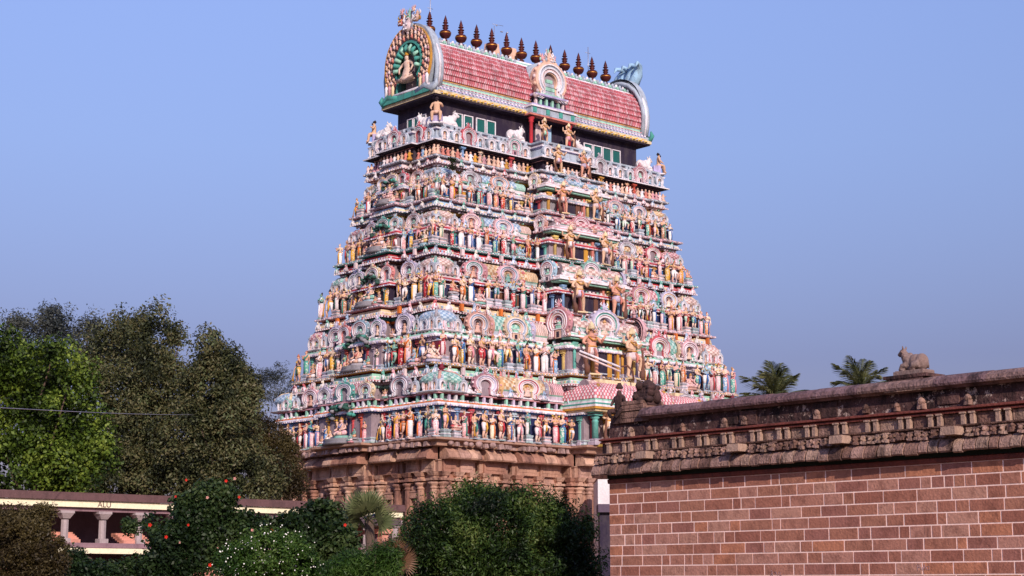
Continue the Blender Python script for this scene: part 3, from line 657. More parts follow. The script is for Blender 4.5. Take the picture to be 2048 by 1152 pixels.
for f, A in (('R', a6), ('L', b6)):
    s = -A + .15
    while s < A - .1:
        ext = (1.2 if f == 'R' and abs(s) < 2.2 else 0) + (.5 if f == 'L' and abs(s) < 1.6 else 0)
        (x, y), rz = face(f, s, -.35 + ext, a6, b6); cc = I(rnd.choice(('pink', 'peach', 'peach', 'salmon', 'peach', 'ochre', 'white', 'palepink')))
        h = .75 + jit(.08)
        fr.lathe([(.2, 0), (.22, .1), (.15, .2), (.1, .35), (.14, .5), (.05, .58)], (x, y, z6), 7, m=cc, sx=1, sy=1); fr.ell((x, y, z6 + h * .88), (.085, .085, .11), I('peach'), 6, 4)
        fr.tube([(x - .1, y, z6 + .48), (x - (.25 if rz == 0 else .18), y - .1, z6 + .3 + jit(.15))], [.05, .035], cc, 5); fr.tube([(x + .1, y, z6 + .48), (x + .2, y - .12, z6 + .4 + jit(.2))], [.05, .035], cc, 5)
        s += .42 + jit(.05)
tag(put(tmesh(fr, 'figure_frieze'), 'figure_frieze', top6), kind='stuff')
for s in (-9.0, -4.5, 4.5, 8.0): put(PILL[1], 'pilaster', top6, (s, -(b6 - .3), z6), 0, (1.3, 1.3, .95))
for f, q in (('R', -7.3), ('R', 7.3), ('L', -2.4), ('L', 2.4)):
    (x, y), rz = face(f, q, -.3, a6, b6); put(FIG[4], 'statue', top6, (x, y, z6), rz, 1.15)

# neck with windows
neck = MB(); sweep(neck, outline(9.95, 2.3), [(0, 33.3), (0, 35.9)], [I('dark')]); sweep(neck, outline(10.05, 2.4), [(0, 33.3), (.1, 33.32), (.1, 33.5), (.04, 33.54), (.04, 33.66), (-.08, 33.68)], [I('greyblue'), I('greyblue'), I('white'), I('lavender'), I('white')]); neck = put(tmesh(neck, 'neck'), 'neck', tower)  # wall painted near-black: the deep eave shadow is put into its colour
SHUT = mat('teal_shutter', '1b5c58', grime=.2, rough=.5); TW['shut'] = SHUT
def window(f, s, w, h, z, tint='teal'):
    (x, y), rz = face(f, s, .03, 9.95, 2.3)
    m = MB(); t = .07
    for dx in (-w / 2, w / 2): m.box((dx, 0, h / 2), (t, .1, h + t), 0)
    for dz in (0, h): m.box((0, -.003, dz), (w - t, .1, t), 0)
    fr_ = m.build('window', [TW['white']], neck, (x, y, z), rz)
    m = MB(); m.box((0, .02, h / 2), (w - t, .03, h - t), 0); m.build('shutter', [SHUT], fr_)
for i in range(4): window('R', -8.15 + i * .98 + (.18 if i > 1 else 0), .8, 1.1, 33.75)
for i in range(4): window('R', 4.7 + i * 1.0, .84, 1.1, 33.75)
for i in range(3): window('L', -1.0 + i * .75 + .2, .6, 1.0, 33.75)
for s in (-1.9, 1.9): put(PILL[0], 'red_column', neck, (s, -(2.3 + .9), 33.36), 0, (2.0, 2.0, 2.3))
RED = MB(); RED.lathe([(.2, 0), (.14, .1), (.14, 1.8), (.22, 1.9), (.14, 1.95), (.26, 2.1), (.26, 2.2)], (0, 0, 0), 10, m=I('red')); RED = tmesh(RED, 'red_column')
for o in [o for o in neck.children if o.name.startswith('red_column')]: o.data = RED; o.scale = (1, 1, 1)
m_ = MB(); m_.box((-.5, 0, 1.05), (.5, .1, 2.1), I('palepink')); m_.box((.55, 0, 1.05), (.5, .1, 2.1), I('sky')); m_.box((0, .02, 1.0), (.5, .1, 2.0), I('navy')); put(tmesh(m_, 'painted_doorway'), 'painted_doorway', neck, (0, -2.4, 33.36))

# roof
rf = MB()
sec = [(-2.0, 35.62), (-3.02, 35.72), (-3.1, 35.78), (-3.08, 35.95), (-2.98, 36.0), (-3.02, 36.08), (-2.9, 36.2), (-2.8, 36.34), (-2.9, 36.4), (-2.86, 36.5), (-2.7, 36.62), (-2.66, 36.78), (-2.76, 36.84), (-2.74, 36.9), (-2.66, 36.95)]
smat = ['dark', 'cream', 'yellow', 'white', 'cream', 'greyblue', 'lavender', 'white', 'greyblue', 'palepink', 'mint', 'white', 'ochre', 'crimson']  # first segment is the soffit, its shade painted in as a dark colour
curve = [(-2.66, 36.95), (-2.74, 37.35), (-2.76, 37.75), (-2.72, 38.15), (-2.6, 38.55), (-2.42, 38.95), (-2.18, 39.33), (-1.86, 39.7), (-1.5, 40.0)]
ridge = [(-1.5, 40.0), (-1.46, 40.12), (-1.2, 40.2), (-1.1, 40.38), (-.7, 40.5), (-.62, 40.7), (-.3, 40.78), (0, 40.8)]
rmat = ['white', 'greyblue', 'mint', 'greyblue', 'white', 'greyblue', 'grey']
full = sec + curve[1:] + ridge[1:]; fm = smat + ['crimson'] * 8 + rmat
full = full + [(-y, z) for y, z in reversed(full[:-1])]; fm = fm + fm[::-1]
rl = 10.45; k = len(full)
for x in (-rl, rl):
    for y, z in full: rf.v.append((x, y, z))
for j in range(k - 1): rf.f.append([j, k + j, k + j + 1, j + 1][::-1]); rf.m.append(I(fm[j])); rf.s.append(False)
for j in range(k - 1): pass
roof = put(tmesh(rf, 'roof'), 'roof', tower)
m_ = MB()                                             # eave ends under the gables
for sx in (-1, 1): m_.box((sx * 10.55, 0, 35.83), (.62, 6.2, .22), I('cream')); m_.box((sx * 10.5, 0, 36.1), (.5, 5.9, .3), I('greyblue')); m_.box((sx * 10.5, 0, 36.45), (.45, 5.6, .36), I('greyblue'))
m_.box((0, 0, 35.66), (21.6, 6.0, .09), I('dark'))  # soffit sheet painted dark to stand in for the shade under the eave
put(tmesh(m_, 'eave'), 'eave', roof)
tl = MB()                                             # rows of red tiles with pale tips (under 10 px each, kept as relief)
for j in range(8):
    (y0, zz0), (y1, zz1) = curve[j], curve[j + 1]; N = 112
    for i in range(N):
        x = -rl + .25 + (2 * rl - .5) * (i + .5) / N
        if abs(x) < 1.5: continue
        d = Vector((0, y1 - y0, zz1 - zz0)); nn = Vector((0, -d.z, d.y)).normalized(); p = Vector((x, y0, zz0))
        wv = .07; jt = .02 * rnd.random()
        tip = p + nn * (.11 + jt) + d * .12; up = p + d * 1.0 + nn * .02; lo = p + nn * .03 - d * .02
        X = Vector((wv, 0, 0))
        tl.add([lo - X, lo + X, tip + X * .8, tip - X * .8, up + X, up - X], [(0, 1, 2, 3), (3, 2, 4, 5), (0, 3, 5), (1, 4, 2)], I('rose') if rnd.random() < .72 else I('pink'))
        tl.add([tip - X * .5 + nn * .02 - d * .02, tip + X * .5 + nn * .02 - d * .02, tip + d * .3 + X * .4 + nn * .01, tip + d * .3 - X * .4 + nn * .01], [(0, 1, 2, 3)], I('palepink') if rnd.random() < .6 else I('rosel'))
tag(put(tmesh(tl, 'roof_tiles'), 'roof_tiles', roof), kind='stuff')
fg = MB()                                             # fringe of scrolls at ridge and lotus rings under the eave
for i in range(52):
    x = -rl + .3 + i * (2 * rl - .6) / 51
    if abs(x) > 1.4:
        fg.ell((x, -1.28, 40.3), (.15, .12, .15), I('greyblue') if i % 2 else I('mint'), 6, 4); fg.ell((x, -.75, 40.66), (.13, .12, .16), I('white') if i % 2 else I('greyblue'), 6, 4)
for i in range(62):
    x = -rl + .2 + i * (2 * rl - .4) / 61; fg.lathe([(.13, 0), (.1, .05), (.05, .03)], (x, -3.1, 35.8), 8, m=I('yellow') if i % 2 else I('white'))
    fg.ell((x, -3.1, 35.88), (.12, .05, .1), I('cream') if i % 2 else I('ochre'), 7, 4); fg.box((x, -2.97, 36.28), (.12, .12, .12), I('white')); fg.box((x, -2.85, 36.55), (.2, .1, .06), I('pink'))
tag(put(tmesh(fg, 'roof_trim'), 'roof_trim', roof), kind='stuff')
# gable at each end
def gable(cr_=True):
    m = MB(); S = 5.6
    def rb(r0, r1, y0, y1, mi): ringband(m, r0, r1, y0, y1, I(mi), .5, 28)
    rb(.5, .53, -.0, .16, 'greyblue'); rb(.488, .5, -.05, .1, 'ochre'); rb(.44, .488, -.03, .1, 'mauve'); rb(.3, .44, .0, .1, 'mauve'); rb(.27, .3, -.04, .1, 'teal')
    rb(.2, .27, -.01, .1, 'dgreen')
    bk = horseshoe(.5, .5, 28); m.add([(x, .1, z) for x, z in bk], [tuple(range(len(bk)))], I('mauve'))
    for row, (r, n, sz, cc) in enumerate(((.46, 25, .028, ('peach', 'pink')), (.405, 23, .03, ('peach', 'palepink')), (.345, 19, .03, ('salmon', 'peach')))):
        for i in range(n):
            q = R(-42) + R(264) * i / (n - 1); x, z = r * math.cos(q), .5 + 1.06 * r * math.sin(q)
            m.tube([(x, -.02, z - .03), (x + .006, -.05, z), (x, -.03, z + .03)], [sz * .5, sz * .8, sz * .5], I(cc[i % 2]), 6); m.ell((x, -.05, z + .035), (.013, .013, .016), I('peach'), 6, 4)
    for i in range(11):
        q = R(-10) + R(200) * i / 10; m.tube([(.18 * math.cos(q), -.03, .46 + .18 * math.sin(q)), (.24 * math.cos(q), -.1, .46 + .24 * math.sin(q)), (.285 * math.cos(q), -.06, .46 + .29 * math.sin(q))], [.028, .035, .02], I('teal') if i % 2 else I('mint'), 6)
    m.lathe([(.13, 0), (.15, .03), (.1, .06), (.08, .14), (.05, .2), (.08, .26), (.03, .3)], (0, -.05, .24), 9, 1, .7, m=I('skin')); m.ell((0, -.06, .57), (.036, .036, .042), I('skin'), 7, 5)
    m.lathe([(.04, 0), (.03, .04), (0, .09)], (0, -.06, .6), 7, m=I('ochre'))
    for sx in (-1, 1):
        m.tube([(sx * .07, -.05, .5), (sx * .15, -.07, .44), (sx * .12, -.1, .36)], [.022, .018, .014], I('skin'), 6); m.tube([(sx * .09, -.06, .3), (sx * .17, -.09, .27), (sx * .03, -.12, .25)], [.04, .035, .02], I('skin'), 6)
        for q in range(3):                             # attendants in the gable foot
            xx = sx * (.3 + q * .07); m.lathe([(.03, 0), (.025, .08), (.03, .12), (.012, .15)], (xx, -.06, .09 + q * .01), 7, m=I(('cream', 'pink', 'white')[q])); m.ell((xx, -.065, .265 + q * .01), (.017, .017, .022), I('peach'), 6, 4)
        m.tube([(sx * .2, -.03, .05), (sx * .4, -.04, .1), (sx * .54, -.03, .02), (sx * .6, -.02, .08), (sx * .59, 0, .15)], [.05, .055, .05, .04, .012], I('teal') if sx < 0 else I('greyblue'), 7)
    m.box((0, 0, .04), (1.0, .14, .08), I('teal')); m.tube([(-.5, -.06, .09), (.5, -.06, .09)], .02, I('white'), 6)
    if not cr_: return m
    crest(m, (0, -.02, .95), .54, ('palepink', 'white', 'greyblue')); crest(m, (-.17, 0, 1.08), .36, ('salmon', 'yellow', 'pink')); crest(m, (.17, 0, 1.06), .36, ('peach', 'white', 'ochre')); crest(m, (0, 0, 1.12), .36, ('mint', 'pink', 'peach')); crest(m, (-.1, -.06, 1.2), .22, ('pink', 'peach', 'sky')); crest(m, (.14, -.05, 1.2), .2, ('peach', 'pink', 'white'))
    return m
GM = tmesh(gable(), 'gable_arch')
put(GM, 'gable_arch', roof, (-10.75, 0, 35.95), -math.pi / 2, (5.35, 4.0, 5.25)); put(tmesh(gable(False), 'gable_arch'), 'gable_arch', roof, (10.75, 0, 35.95), math.pi / 2, (5.35, 4.0, 5.25))
for sx in (-1, 1):                                      # pale thick rims of the vault ends
    m_ = MB()
    for dx, cc, rr in ((.0, 'greyblue', 0), (.22, 'white', .06), (.42, 'greyblue', .12)):
        pts = [(y * (1 + .02 + rr * .1), z) for y, z in [(-2.7, 36.4), (-2.86, 37.2), (-2.9, 37.9), (-2.8, 38.6), (-2.5, 39.4), (-2.0, 40.15), (-1.3, 40.75), (-.6, 41.05), (0, 41.15), (.6, 41.05), (1.3, 40.75), (2.0, 40.15), (2.5, 39.4), (2.8, 38.6), (2.9, 37.9), (2.7, 36.4)]]
        m_.tube([(sx * (10.15 + dx), y, z) for y, z in pts], .17, I(cc), 7)
    put(tmesh(m_, 'vault_rim'), 'vault_rim', roof)
m_ = MB()                                               # far crest seen from behind: curling pale blue plumes
for q in range(4): m_.tube([(10.9, (-.9 + q * .6), 40.7), (11.3, (-1.2 + q * .65), 41.9), (11.2 + q * .15, (-1.5 + q * .7), 42.5 + .3 * (q % 2)), (10.6, (-1.9 + q * .8), 42.6), (10.3, (-2.0 + q * .8), 42.2)], [.5, .45, .3, .15, .03], I('sky'), 8)
m_.tube([(11.3, -.6, 41.4), (11.9, -.9, 42.3), (11.6, -1.0, 42.9)], [.1, .1, .04], I('salmon'), 6)
put(tmesh(m_, 'plume_crest'), 'plume_crest', roof)
# middle gable of the long side
m_ = MB(); m_.box((0, -2.95, 36.05), (4.4, 1.3, .5), I('greyblue')); m_.box((0, -3.0, 36.36), (4.6, 1.45, .12), I('white')); m_.box((0, -2.95, 36.5), (4.2, 1.2, .16), I('lavender')); m_.box((0, -2.85, 35.72), (4.7, 1.5, .12), I('salmon'))
for x in (-1.35, -.9, -.3, .3, .9, 1.35): m_.box((x, -3.1, 36.95), (.18, .18, .75), I('mint') if abs(x) < 1 else I('palepink'))
m_.box((0, -2.7, 36.95), (2.8, .6, .74), I('navy')); m_.box((0, -2.95, 37.4), (3.3, 1.0, .14), I('lavender')); m_.box((0, -2.9, 37.54), (2.6, .9, .12), I('mint'))
for i, w in enumerate((1.3, 1.15, .9, .6)): m_.box((0, -2.8, 37.75 + i * .3), (w, .7, .26), I('mint') if i % 2 else I('greyblue'))
for x in (-1.9, -.6, .7, 1.9): m_.box((x, -3.62, 36.08), (.35, .06, .4), I('teal'))
put(tmesh(m_, 'middle_gable'), 'middle_gable', roof)
o = put(tmesh(archmesh('none', True, True, ('peach', 'palepink', 'greyblue')), 'gable_arch'), 'gable_arch', roof, (0, -3.05, 37.15), 0, (3.3, 3.0, 3.0)); mc = MB(); crest(mc, (0, 0, 0), 1.9, ('palepink', 'white', 'greyblue')); crest(mc, (-.5, .1, .2), 1.3, ('pink', 'peach', 'mint')); crest(mc, (.55, .1, .25), 1.35, ('peach', 'pink', 'greyblue')); crest(mc, (.1, .1, .7), 1.2, ('mint', 'peach', 'pink')); put(tmesh(mc, 'gable_crest'), 'gable_crest', roof, (0, -3.0, 40.0))
m_ = MB(); m_.tube([(0, -2.9, 38.8), (0, -.3, 38.9)], 1.45, I('greyblue'), 16)
put(tmesh(m_, 'cross_vault'), 'cross_vault', roof)
# two plastered blocks behind the ridge and the pot finials
m_ = MB(); m_.box((0, 0, .55), (1.5, .9, 1.3), I('peach'), .75); blk = tmesh(m_, 'ridge_block')
for x in (-.45, -2.2): put(blk, 'ridge_block', roof, (x, .9, 40.7), 0, (.75, 1, 1.15))
m_ = MB(); m_.box((0, 0, .3), (.4, .5, .7), I('peach')); put(tmesh(m_, 'ridge_block'), 'ridge_block', roof, (8.0, .5, 40.5))
kp = [(.16, 0), (.2, .05), (.14, .1), (.22, .22), (.22, .3), (.12, .36), (.1, .42), (.3, .5), (.41, .66), (.44, .78), (.44, .82), (.44, .86), (.36, .98), (.16, 1.07), (.12, 1.1), (.22, 1.18), (.22, 1.24), (.1, 1.3), (.24, 1.36), (.25, 1.4), (.12, 1.46),
      (.1, 1.52), (.2, 1.58), (.2, 1.62), (.1, 1.68), (.15, 1.74), (.13, 1.8), (.1, 1.9), (.05, 2.05), (.0, 2.2)]
m_ = MB(); m_.lathe(kp, (0, 0, 0), 16, mats=[I('gilt') if i == 9 else I('bronze') for i in range(len(kp) - 1)]); KP = tmesh(m_, 'pot_finial')
for i in range(13):
    if i != 8 or True: put(KP, 'pot_finial', roof, (-8.95 + i * 17.9 / 12, 0, 40.72), jit(.5), (1, 1, 1.0 + jit(.03))).rotation_euler[0] = jit(.03)
# lightning rods and the lamp gantry
METAL = mat('galvanised_metal', 'b8b4bc', grime=.3, rough=.4, metal=.6)
m_ = MB(); m_.tube([(0, 0, 0), (0, 0, 4.6)], .03, 0, 6); m_.tube([(-.25, 0, 2.6), (.25, 0, 2.6)], .02, 0, 5)
m_.build('lightning_rod', [METAL], tower, (-8.4, .6, 40.8))
m_ = MB(); m_.tube([(0, 0, 0), (0, 0, 3.4)], .03, 0, 6); m_.tube([(-.3, 0, 2.9), (.25, 0, 2.9)], .02, 0, 5); m_.tube([(-.1, 0, 1.9), (.25, 0, 1.9)], .02, 0, 5)
m_.build('lightning_rod', [METAL], tower, (7.9, .9, 40.6))
m_ = MB()
for x in (0, 1.2): m_.tube([(x, 0, 0), (x, 0, 2.3 - x * .25)], .022, 0, 6)
m_.tube([(-.2, 0, 2.42), (.9, 0, 2.5)], .018, 0, 5); m_.box((.75, 0, 2.0), (.22, .1, .06), 0); m_.ell((.25, 0, 2.4), (.07, .07, .07), 0, 6, 4); m_.ell((1.35, 0, 2.05), (.07, .07, .07), 0, 6, 4)
m_.build('lamp_gantry', [METAL], tower, (-1.7, 1.2, 41.4))
# diagonal painted beam with hook on the second storey
m_ = MB(); m_.tube([(0, 0, .3), (2.7, -1.3, -.75)], .08, I('white'), 6); m_.tube([(0, .1, .1), (2.7, -1.2, -1.0)], .07, I('palepink'), 6); m_.tube([(2.6, -1.3, -.7), (3.1, -1.5, -.6), (3.5, -1.6, -.95), (3.6, -1.6, -1.6)], .07, I('brown'), 6)
put(tmesh(m_, 'hoist_beam'), 'hoist_beam', tower, (-3.3, -(LV[1][2] + CP + .1), LV[1][0] + 1.25))

# ------------------------------------------------------------------ granite base of the tower
zb0, ab, bb = 10.95, 16.05, 9.98
ga, gb = ab - 1.25, bb - 1.25
RU = ((-12.0, 0), (-11.4, -.5), (-9.2, 0), (-8.6, -.5), (-4.4, 0), (-3.8, -.5), (-2.4, .9), (0, -.9)); LU = ((-5.6, 0), (-5.0, -.5), (-2.6, 0), (-2.0, -.5), (0, .5))
GO = outline(ga, gb, RU, LU); mb = MB()
sweep(mb, GO, [(0, 0), (0, 8.8), (.12, 8.82), (.12, 9.5), (.2, 9.53), (.2, 9.6)], [0] * 5)
base = mb.build('granite_base', [STONE1], tower)
FO = floor_out(ab, bb); mb = MB()
sweep(mb, FO, [(-1.2, 10.4), (-.5, 10.42), (-.5, 10.7), (-.25, 10.74), (-.12, 10.79), (-.12, 10.93), (-2.5, 10.93)], [0] * 6, True); mb.build('base_ledge', [STONE1], base)
# cornice of curved slabs in two rows, wall courses: separate stones
def slab(L):                                          # unit length along x, front -y
    m = MB(); sec = [(0, 0), (-.62, 0), (-.66, .08), (-.6, .3), (-.42, .55), (-.2, .7), (0, .72)]; n = len(sec)
    m.add([(-.5, y, z) for y, z in sec] + [(.5, y, z) for y, z in sec], [tuple(range(n)), tuple(range(2 * n - 1, n - 1, -1))] + [(i, (i + 1) % n, (i + 1) % n + n, i + n)[::-1] for i in range(n)], 0)
    return m.mesh('cornice_slab', [STONE])
SL = slab(1); m_ = MB(); m_.box((0, 0, 0), (1, 1, 1)); BL = m_.mesh('stone_block', [STONE])
def edges(poly, faces):
    n = len(poly)
    for i in range(n):
        p, q = Vector(poly[i]), Vector(poly[(i + 1) % n]); t = (q - p); L = t.length; t.normalize(); nr = Vector((t.y, -t.x))
        if nr.dot(Vector(faces)) > -.2 and (nr.x < -.5 or nr.y < -.5): yield p, q, t, nr, L
cnt = 0
for p, q, t, nr, L in edges(GO, (0, 0)):
    rz = math.atan2(t.y, t.x); n = max(1, round(L / 1.05))
    if L > .3:
        for i in range(n):
            c_ = p + t * (L * (i + .5) / n) ; put(SL, 'cornice_slab', base, (c_.x + nr.x * .05, c_.y + nr.y * .05, 9.62), rz, (L / n - .06, 1.5 + jit(.05), 1.12 + jit(.03)))
    for ci in range(6):                               # visible courses
        zc_ = 8.55 - ci * .55
        nb = max(1, round(L / 1.3))
        cuts = [0] + sorted((i + (.5 if ci % 2 else 0) + jit(.12)) / nb for i in range(1, nb)) + [1]
        for i in range(len(cuts) - 1):
            w = (cuts[i + 1] - cuts[i]) * L; c_ = p + t * (L * (cuts[i] + cuts[i + 1]) / 2)
            if w < .12: continue
            if cnt < 290: put(BL, 'stone_block', base, (c_.x + nr.x * .0, c_.y + nr.y * .0, zc_), rz, (w - .06, .1 + rnd.random() * .06, .49)); cnt += 1
m_ = MB(); m_.box((0, 0, .12), (.5, .3, .24)); m_.lathe([(.19, .2), (.19, 3.0)], (0, 0, 0), 8, 1, 1, 0, sm=False, ph=math.pi / 8); m_.lathe([(.19, 3.0), (.26, 3.06), (.2, 3.12), (.2, 3.2), (.32, 3.3), (.34, 3.4), (.2, 3.46), (.2, 3.52)], (0, 0, 0), 12, 1, 1, 0)
m_.box((0, 0, 3.6), (.75, .6, .14)); m_.box((0, 0, 3.75), (.3, .3, .16)); m_.box((0, 0, 3.96), (.42, .4, .26), 0, 1.5); GP = m_.mesh('stone_pilaster', [STONE])
m_ = MB(); m_.box((0, 0, .35), (1, .16, .7)); m_.box((0, -.05, .35), (.8, .12, .42)); m_.box((0, -.02, .76), (1.1, .2, .08)); m_.box((0, -.02, -.04), (1.05, .2, .08)); EP = m_.mesh('entablature_panel', [STONE])
m_ = MB(); m_.box((0, 0, .6), (1.0, .3, .14)); m_.box((0, 0, .78), (.8, .24, .22)); m_.box((0, 0, .95), (1.0, .32, .1)); m_.box((-.34, 0, 0), (.16, .2, 1.1)); m_.box((.34, 0, 0), (.16, .2, 1.1)); m_.ell((0, -.05, 1.12), (.3, .12, .2), 0, 8, 5); NI = m_.mesh('stone_niche', [STONE])
for p, q, t, nr, L in edges(GO, (0, 0)):
    if L < .8: continue
    rz = math.atan2(t.y, t.x); N = max(1, round(L / 1.75))
    for i in range(N + 1):
        c_ = p + t * min(max(L * i / N, .25), L - .25) + nr * .16; put(GP, 'stone_pilaster', base, (c_.x, c_.y, 4.75), rz, (1.25, 1.2, 1))
    for i in range(N):
        c_ = p + t * (L * (i + .5) / N) + nr * .2; put(EP, 'entablature_panel', base, (c_.x, c_.y, 8.92), rz, (L / N - .35, 1, 1))
        if i % 2 == 0 and L > 2: c_ = c_ - nr * .08; put(NI, 'stone_niche', base, (c_.x, c_.y, 6.7), rz)
mb = MB()                                             # worn carved lumps under the ledge
for p, q, t, nr, L in edges(GO, (0, 0)):
    if L < .3: continue
    for i in range(int(L / .55) + 1):
        c_ = p + t * (i * .55 + .2 + jit(.1)) + nr * (1.0 + jit(.1)); r = .14 + rnd.random() * .14
        if rnd.random() < .35: mb.ell((c_.x, c_.y, 10.5 + r * .4), (r * 1.1, r * .8, r * .8), 0, 7, 5)
        elif rnd.random() < .7: mb.box((c_.x, c_.y, 10.55), (.2 + r, .34, .18 + r * .6), 0, .75, math.atan2(t.y, t.x) + jit(.2), jit(.2))
        else: mb.box((c_.x, c_.y, 10.55), (.3, .3, .26), 0, .8, math.atan2(t.y, t.x))
tag(mb.build('worn_carvings', [GRIME], base), kind='stuff')

# ------------------------------------------------------------------ big free-standing sculptures of the tower (things of their own)
def tw(x, y, z): v_ = C0 + U * x + W * y; return Vector((v_.x, v_.y, z))
SKIN_G = mat('pale_plaster_skin', 'd8b296', grime=.35, gcol='80604e'); SKIN_G2 = mat('rosy_plaster_skin', 'd39a84', grime=.3, gcol='80544e')
def skin_body(joints, links, radii, root=0, levels=1):
    me = bpy.data.meshes.new('tmp'); me.from_pydata(joints, links, []); ob = bpy.data.objects.new('tmp', me); col.objects.link(ob)
    md = ob.modifiers.new('s', 'SKIN'); me.update()
    sv = me.skin_vertices[0].data
    for i, r in enumerate(radii): sv[i].radius = (r, r) if not hasattr(r, '__len__') else r; sv[i].use_root = (i == root)
    sb = ob.modifiers.new('b', 'SUBSURF'); sb.levels = levels; sb.render_levels = levels
    dg = bpy.context.evaluated_depsgraph_get(); ev = bpy.data.meshes.new_from_object(ob.evaluated_get(dg))
    bpy.data.objects.remove(ob); ev.polygons.foreach_set('use_smooth', [True] * len(ev.polygons)); return ev
def guardian_mesh(sx):                                # height 1 to crown base, one leg raised on a club
    J = [(0, 0, .52), (0, 0, .62), (0, -.01, .74), (0, 0, .8), (0, -.005, .84), (0, -.02, .9),
         (-sx * .07, 0, .49), (-sx * .1, -.01, .28), (-sx * .11, .01, .06), (-sx * .12, -.07, .03),
         (sx * .07, -.01, .49), (sx * .2, -.1, .42), (sx * .16, -.06, .2), (sx * .17, -.13, .17),
         (-.13, 0, .76), (-.2, -.03, .64), (-.12, -.13, .6), (.13, 0, .76), (.21, -.02, .66), (.18, -.12, .76),
         (-.11, .03, .76), (-.24, .02, .74), (-.27, -.02, .88), (.11, .03, .76), (.25, .02, .72), (.3, -.02, .84)]
    Lk = [(0, 1), (1, 2), (2, 3), (3, 4), (4, 5), (0, 6), (6, 7), (7, 8), (8, 9), (0, 10), (10, 11), (11, 12), (12, 13), (3, 14), (14, 15), (15, 16), (3, 17), (17, 18), (18, 19), (2, 20), (20, 21), (21, 22), (2, 23), (23, 24), (24, 25)]
    Rr = [(.09, .07), (.075, .06), (.1, .07), (.07, .05), (.035, .035), (.052, .058), .07, .045, .028, .024, .07, .048, .03, .024, .042, .032, .022, .042, .032, .022, .035, .027, .02, .035, .027, .02]
    return skin_body(J, Lk, Rr)
GB = {s: guardian_mesh(s) for s in (1, -1)}
def guardian(name, x, y, z, h, sx, rz, label, rosy=False, cl='white'):
    root = empty(name, tw(x, y, z), TH + rz, label, 'statue', 'large guardian statues flanking the doorways')
    me = GB[sx].copy(); me.materials.append(SKIN_G2 if rosy else SKIN_G); put(me, 'body', root, (0, 0, 0), 0, (h * 1.12, h * 1.12, h))
    m = MB(); m.lathe([(.1, -.13), (.115, -.06), (.1, 0), (.09, .04)], (0, 0, .53), 12, 1.1, .9, I(cl)); m.lathe([(.095, .03), (.105, .045), (.095, .06)], (0, 0, .53), 12, 1.1, .9, I('ochre'))
    m.tube([(0, -.1, .54), (.02, -.13, .44), (-.01, -.12, .34)], [.02, .03, .015], I('salmon'), 6)
    put(tmesh(m, 'loincloth'), 'loincloth', root, (0, 0, 0), 0, (h * 1.12, h * 1.12, h))
    m = MB(); m.lathe([(.06, 0), (.075, .02), (.06, .04), (.065, .06), (.045, .09), (.05, .11), (.025, .13), (.02, .15), (.0, .17)], (0, -.01, .93), 10, m=I('cream'))
    m.ell((0, .04, .92), (.1, .03, .1), I('peach'), 9, 5)
    for s_ in (-1, 1): m.ell((s_ * .02, -.075, .915), (.013, .01, .01), I('white'), 6, 4); m.ell((s_ * .02, -.083, .915), (.006, .006, .006), I('dark'), 5, 4); m.ell((s_ * .06, -.02, .89), (.015, .015, .03), I('ochre'), 6, 4)
    m.ell((0, -.085, .9), (.012, .018, .018), I('peach'), 6, 4); m.tube([(-.035, -.075, .886), (0, -.088, .884), (.035, -.075, .886)], .006, I('dark'), 5)
    put(tmesh(m, 'crown'), 'crown', root, (0, 0, 0), 0, (h * 1.12, h * 1.12, h))
    m = MB(); m.tube([(sx * .17, -.12, 0), (sx * .17, -.12, .14), (sx * .2, -.12, .24), (sx * .17, -.13, .62)], [.05, .055, .03, .02], I('brown'), 8)
    put(tmesh(m, 'club'), 'club', root, (0, 0, 0), 0, (h * 1.12, h * 1.12, h))
    m = MB(); m.tube([(-.09, -.04, .78), (-.03, -.1, .7), (.03, -.1, .7), (.09, -.04, .78)], .014, I('ochre'), 6); put(tmesh(m, 'necklace'), 'necklace', root, (0, 0, 0), 0, (h * 1.12, h * 1.12, h)); m = MB(); m.box((0, 0, .01), (.3, .24, .03), I('cream')); put(tmesh(m, 'foot_slab'), 'foot_slab', root, (0, 0, 0), 0, (h * 1.12, h * 1.12, h))
    return root
gs = [(0, 2.9, 'in the lowest storey'), (1, 3.4, 'in the second storey'), (2, 2.85, 'in the third storey'), (3, 2.3, 'in the fourth storey'), (4, 2.2, 'in the fifth storey'), (5, 2.0, 'over the small figure frieze')]
for i, h, txt in gs:
    z0, a, b = LV[i]
    for sg in (-1, 1):
        nm = 'left' if sg < 0 else 'right'
        guardian('guardian_statue', sg * (1.95 if i < 5 else 1.6) * (a / 14.8), -(b + CP - .12) if i < 5 else -(b6 + 1.25), z0 + .02, h, sg, sg * .2,
                 'crowned guardian statue %s of the doorway %s' % (nm, txt), rosy=(i + sg) % 3 == 0, cl=('white', 'palepink', 'lilac')[i % 3])
for sg in (-1, 1):
    guardian('guardian_statue', sg * 1.2, -3.9, 33.4, 1.95, sg, 0, 'standing guardian statue %s of the top doorway below the middle gable' % ('left' if sg < 0 else 'right'), cl='mint' if sg < 0 else 'pink')
# big sideways warrior seen at the lowest porch, next to the old wall
guardian('guardian_statue', -1.95, -(LV[0][2] + CP + .6), LV[0][0] + .1, 3.1, 1, .9, 'large bare-chested warrior statue in white loincloth on the yellow slab', True)

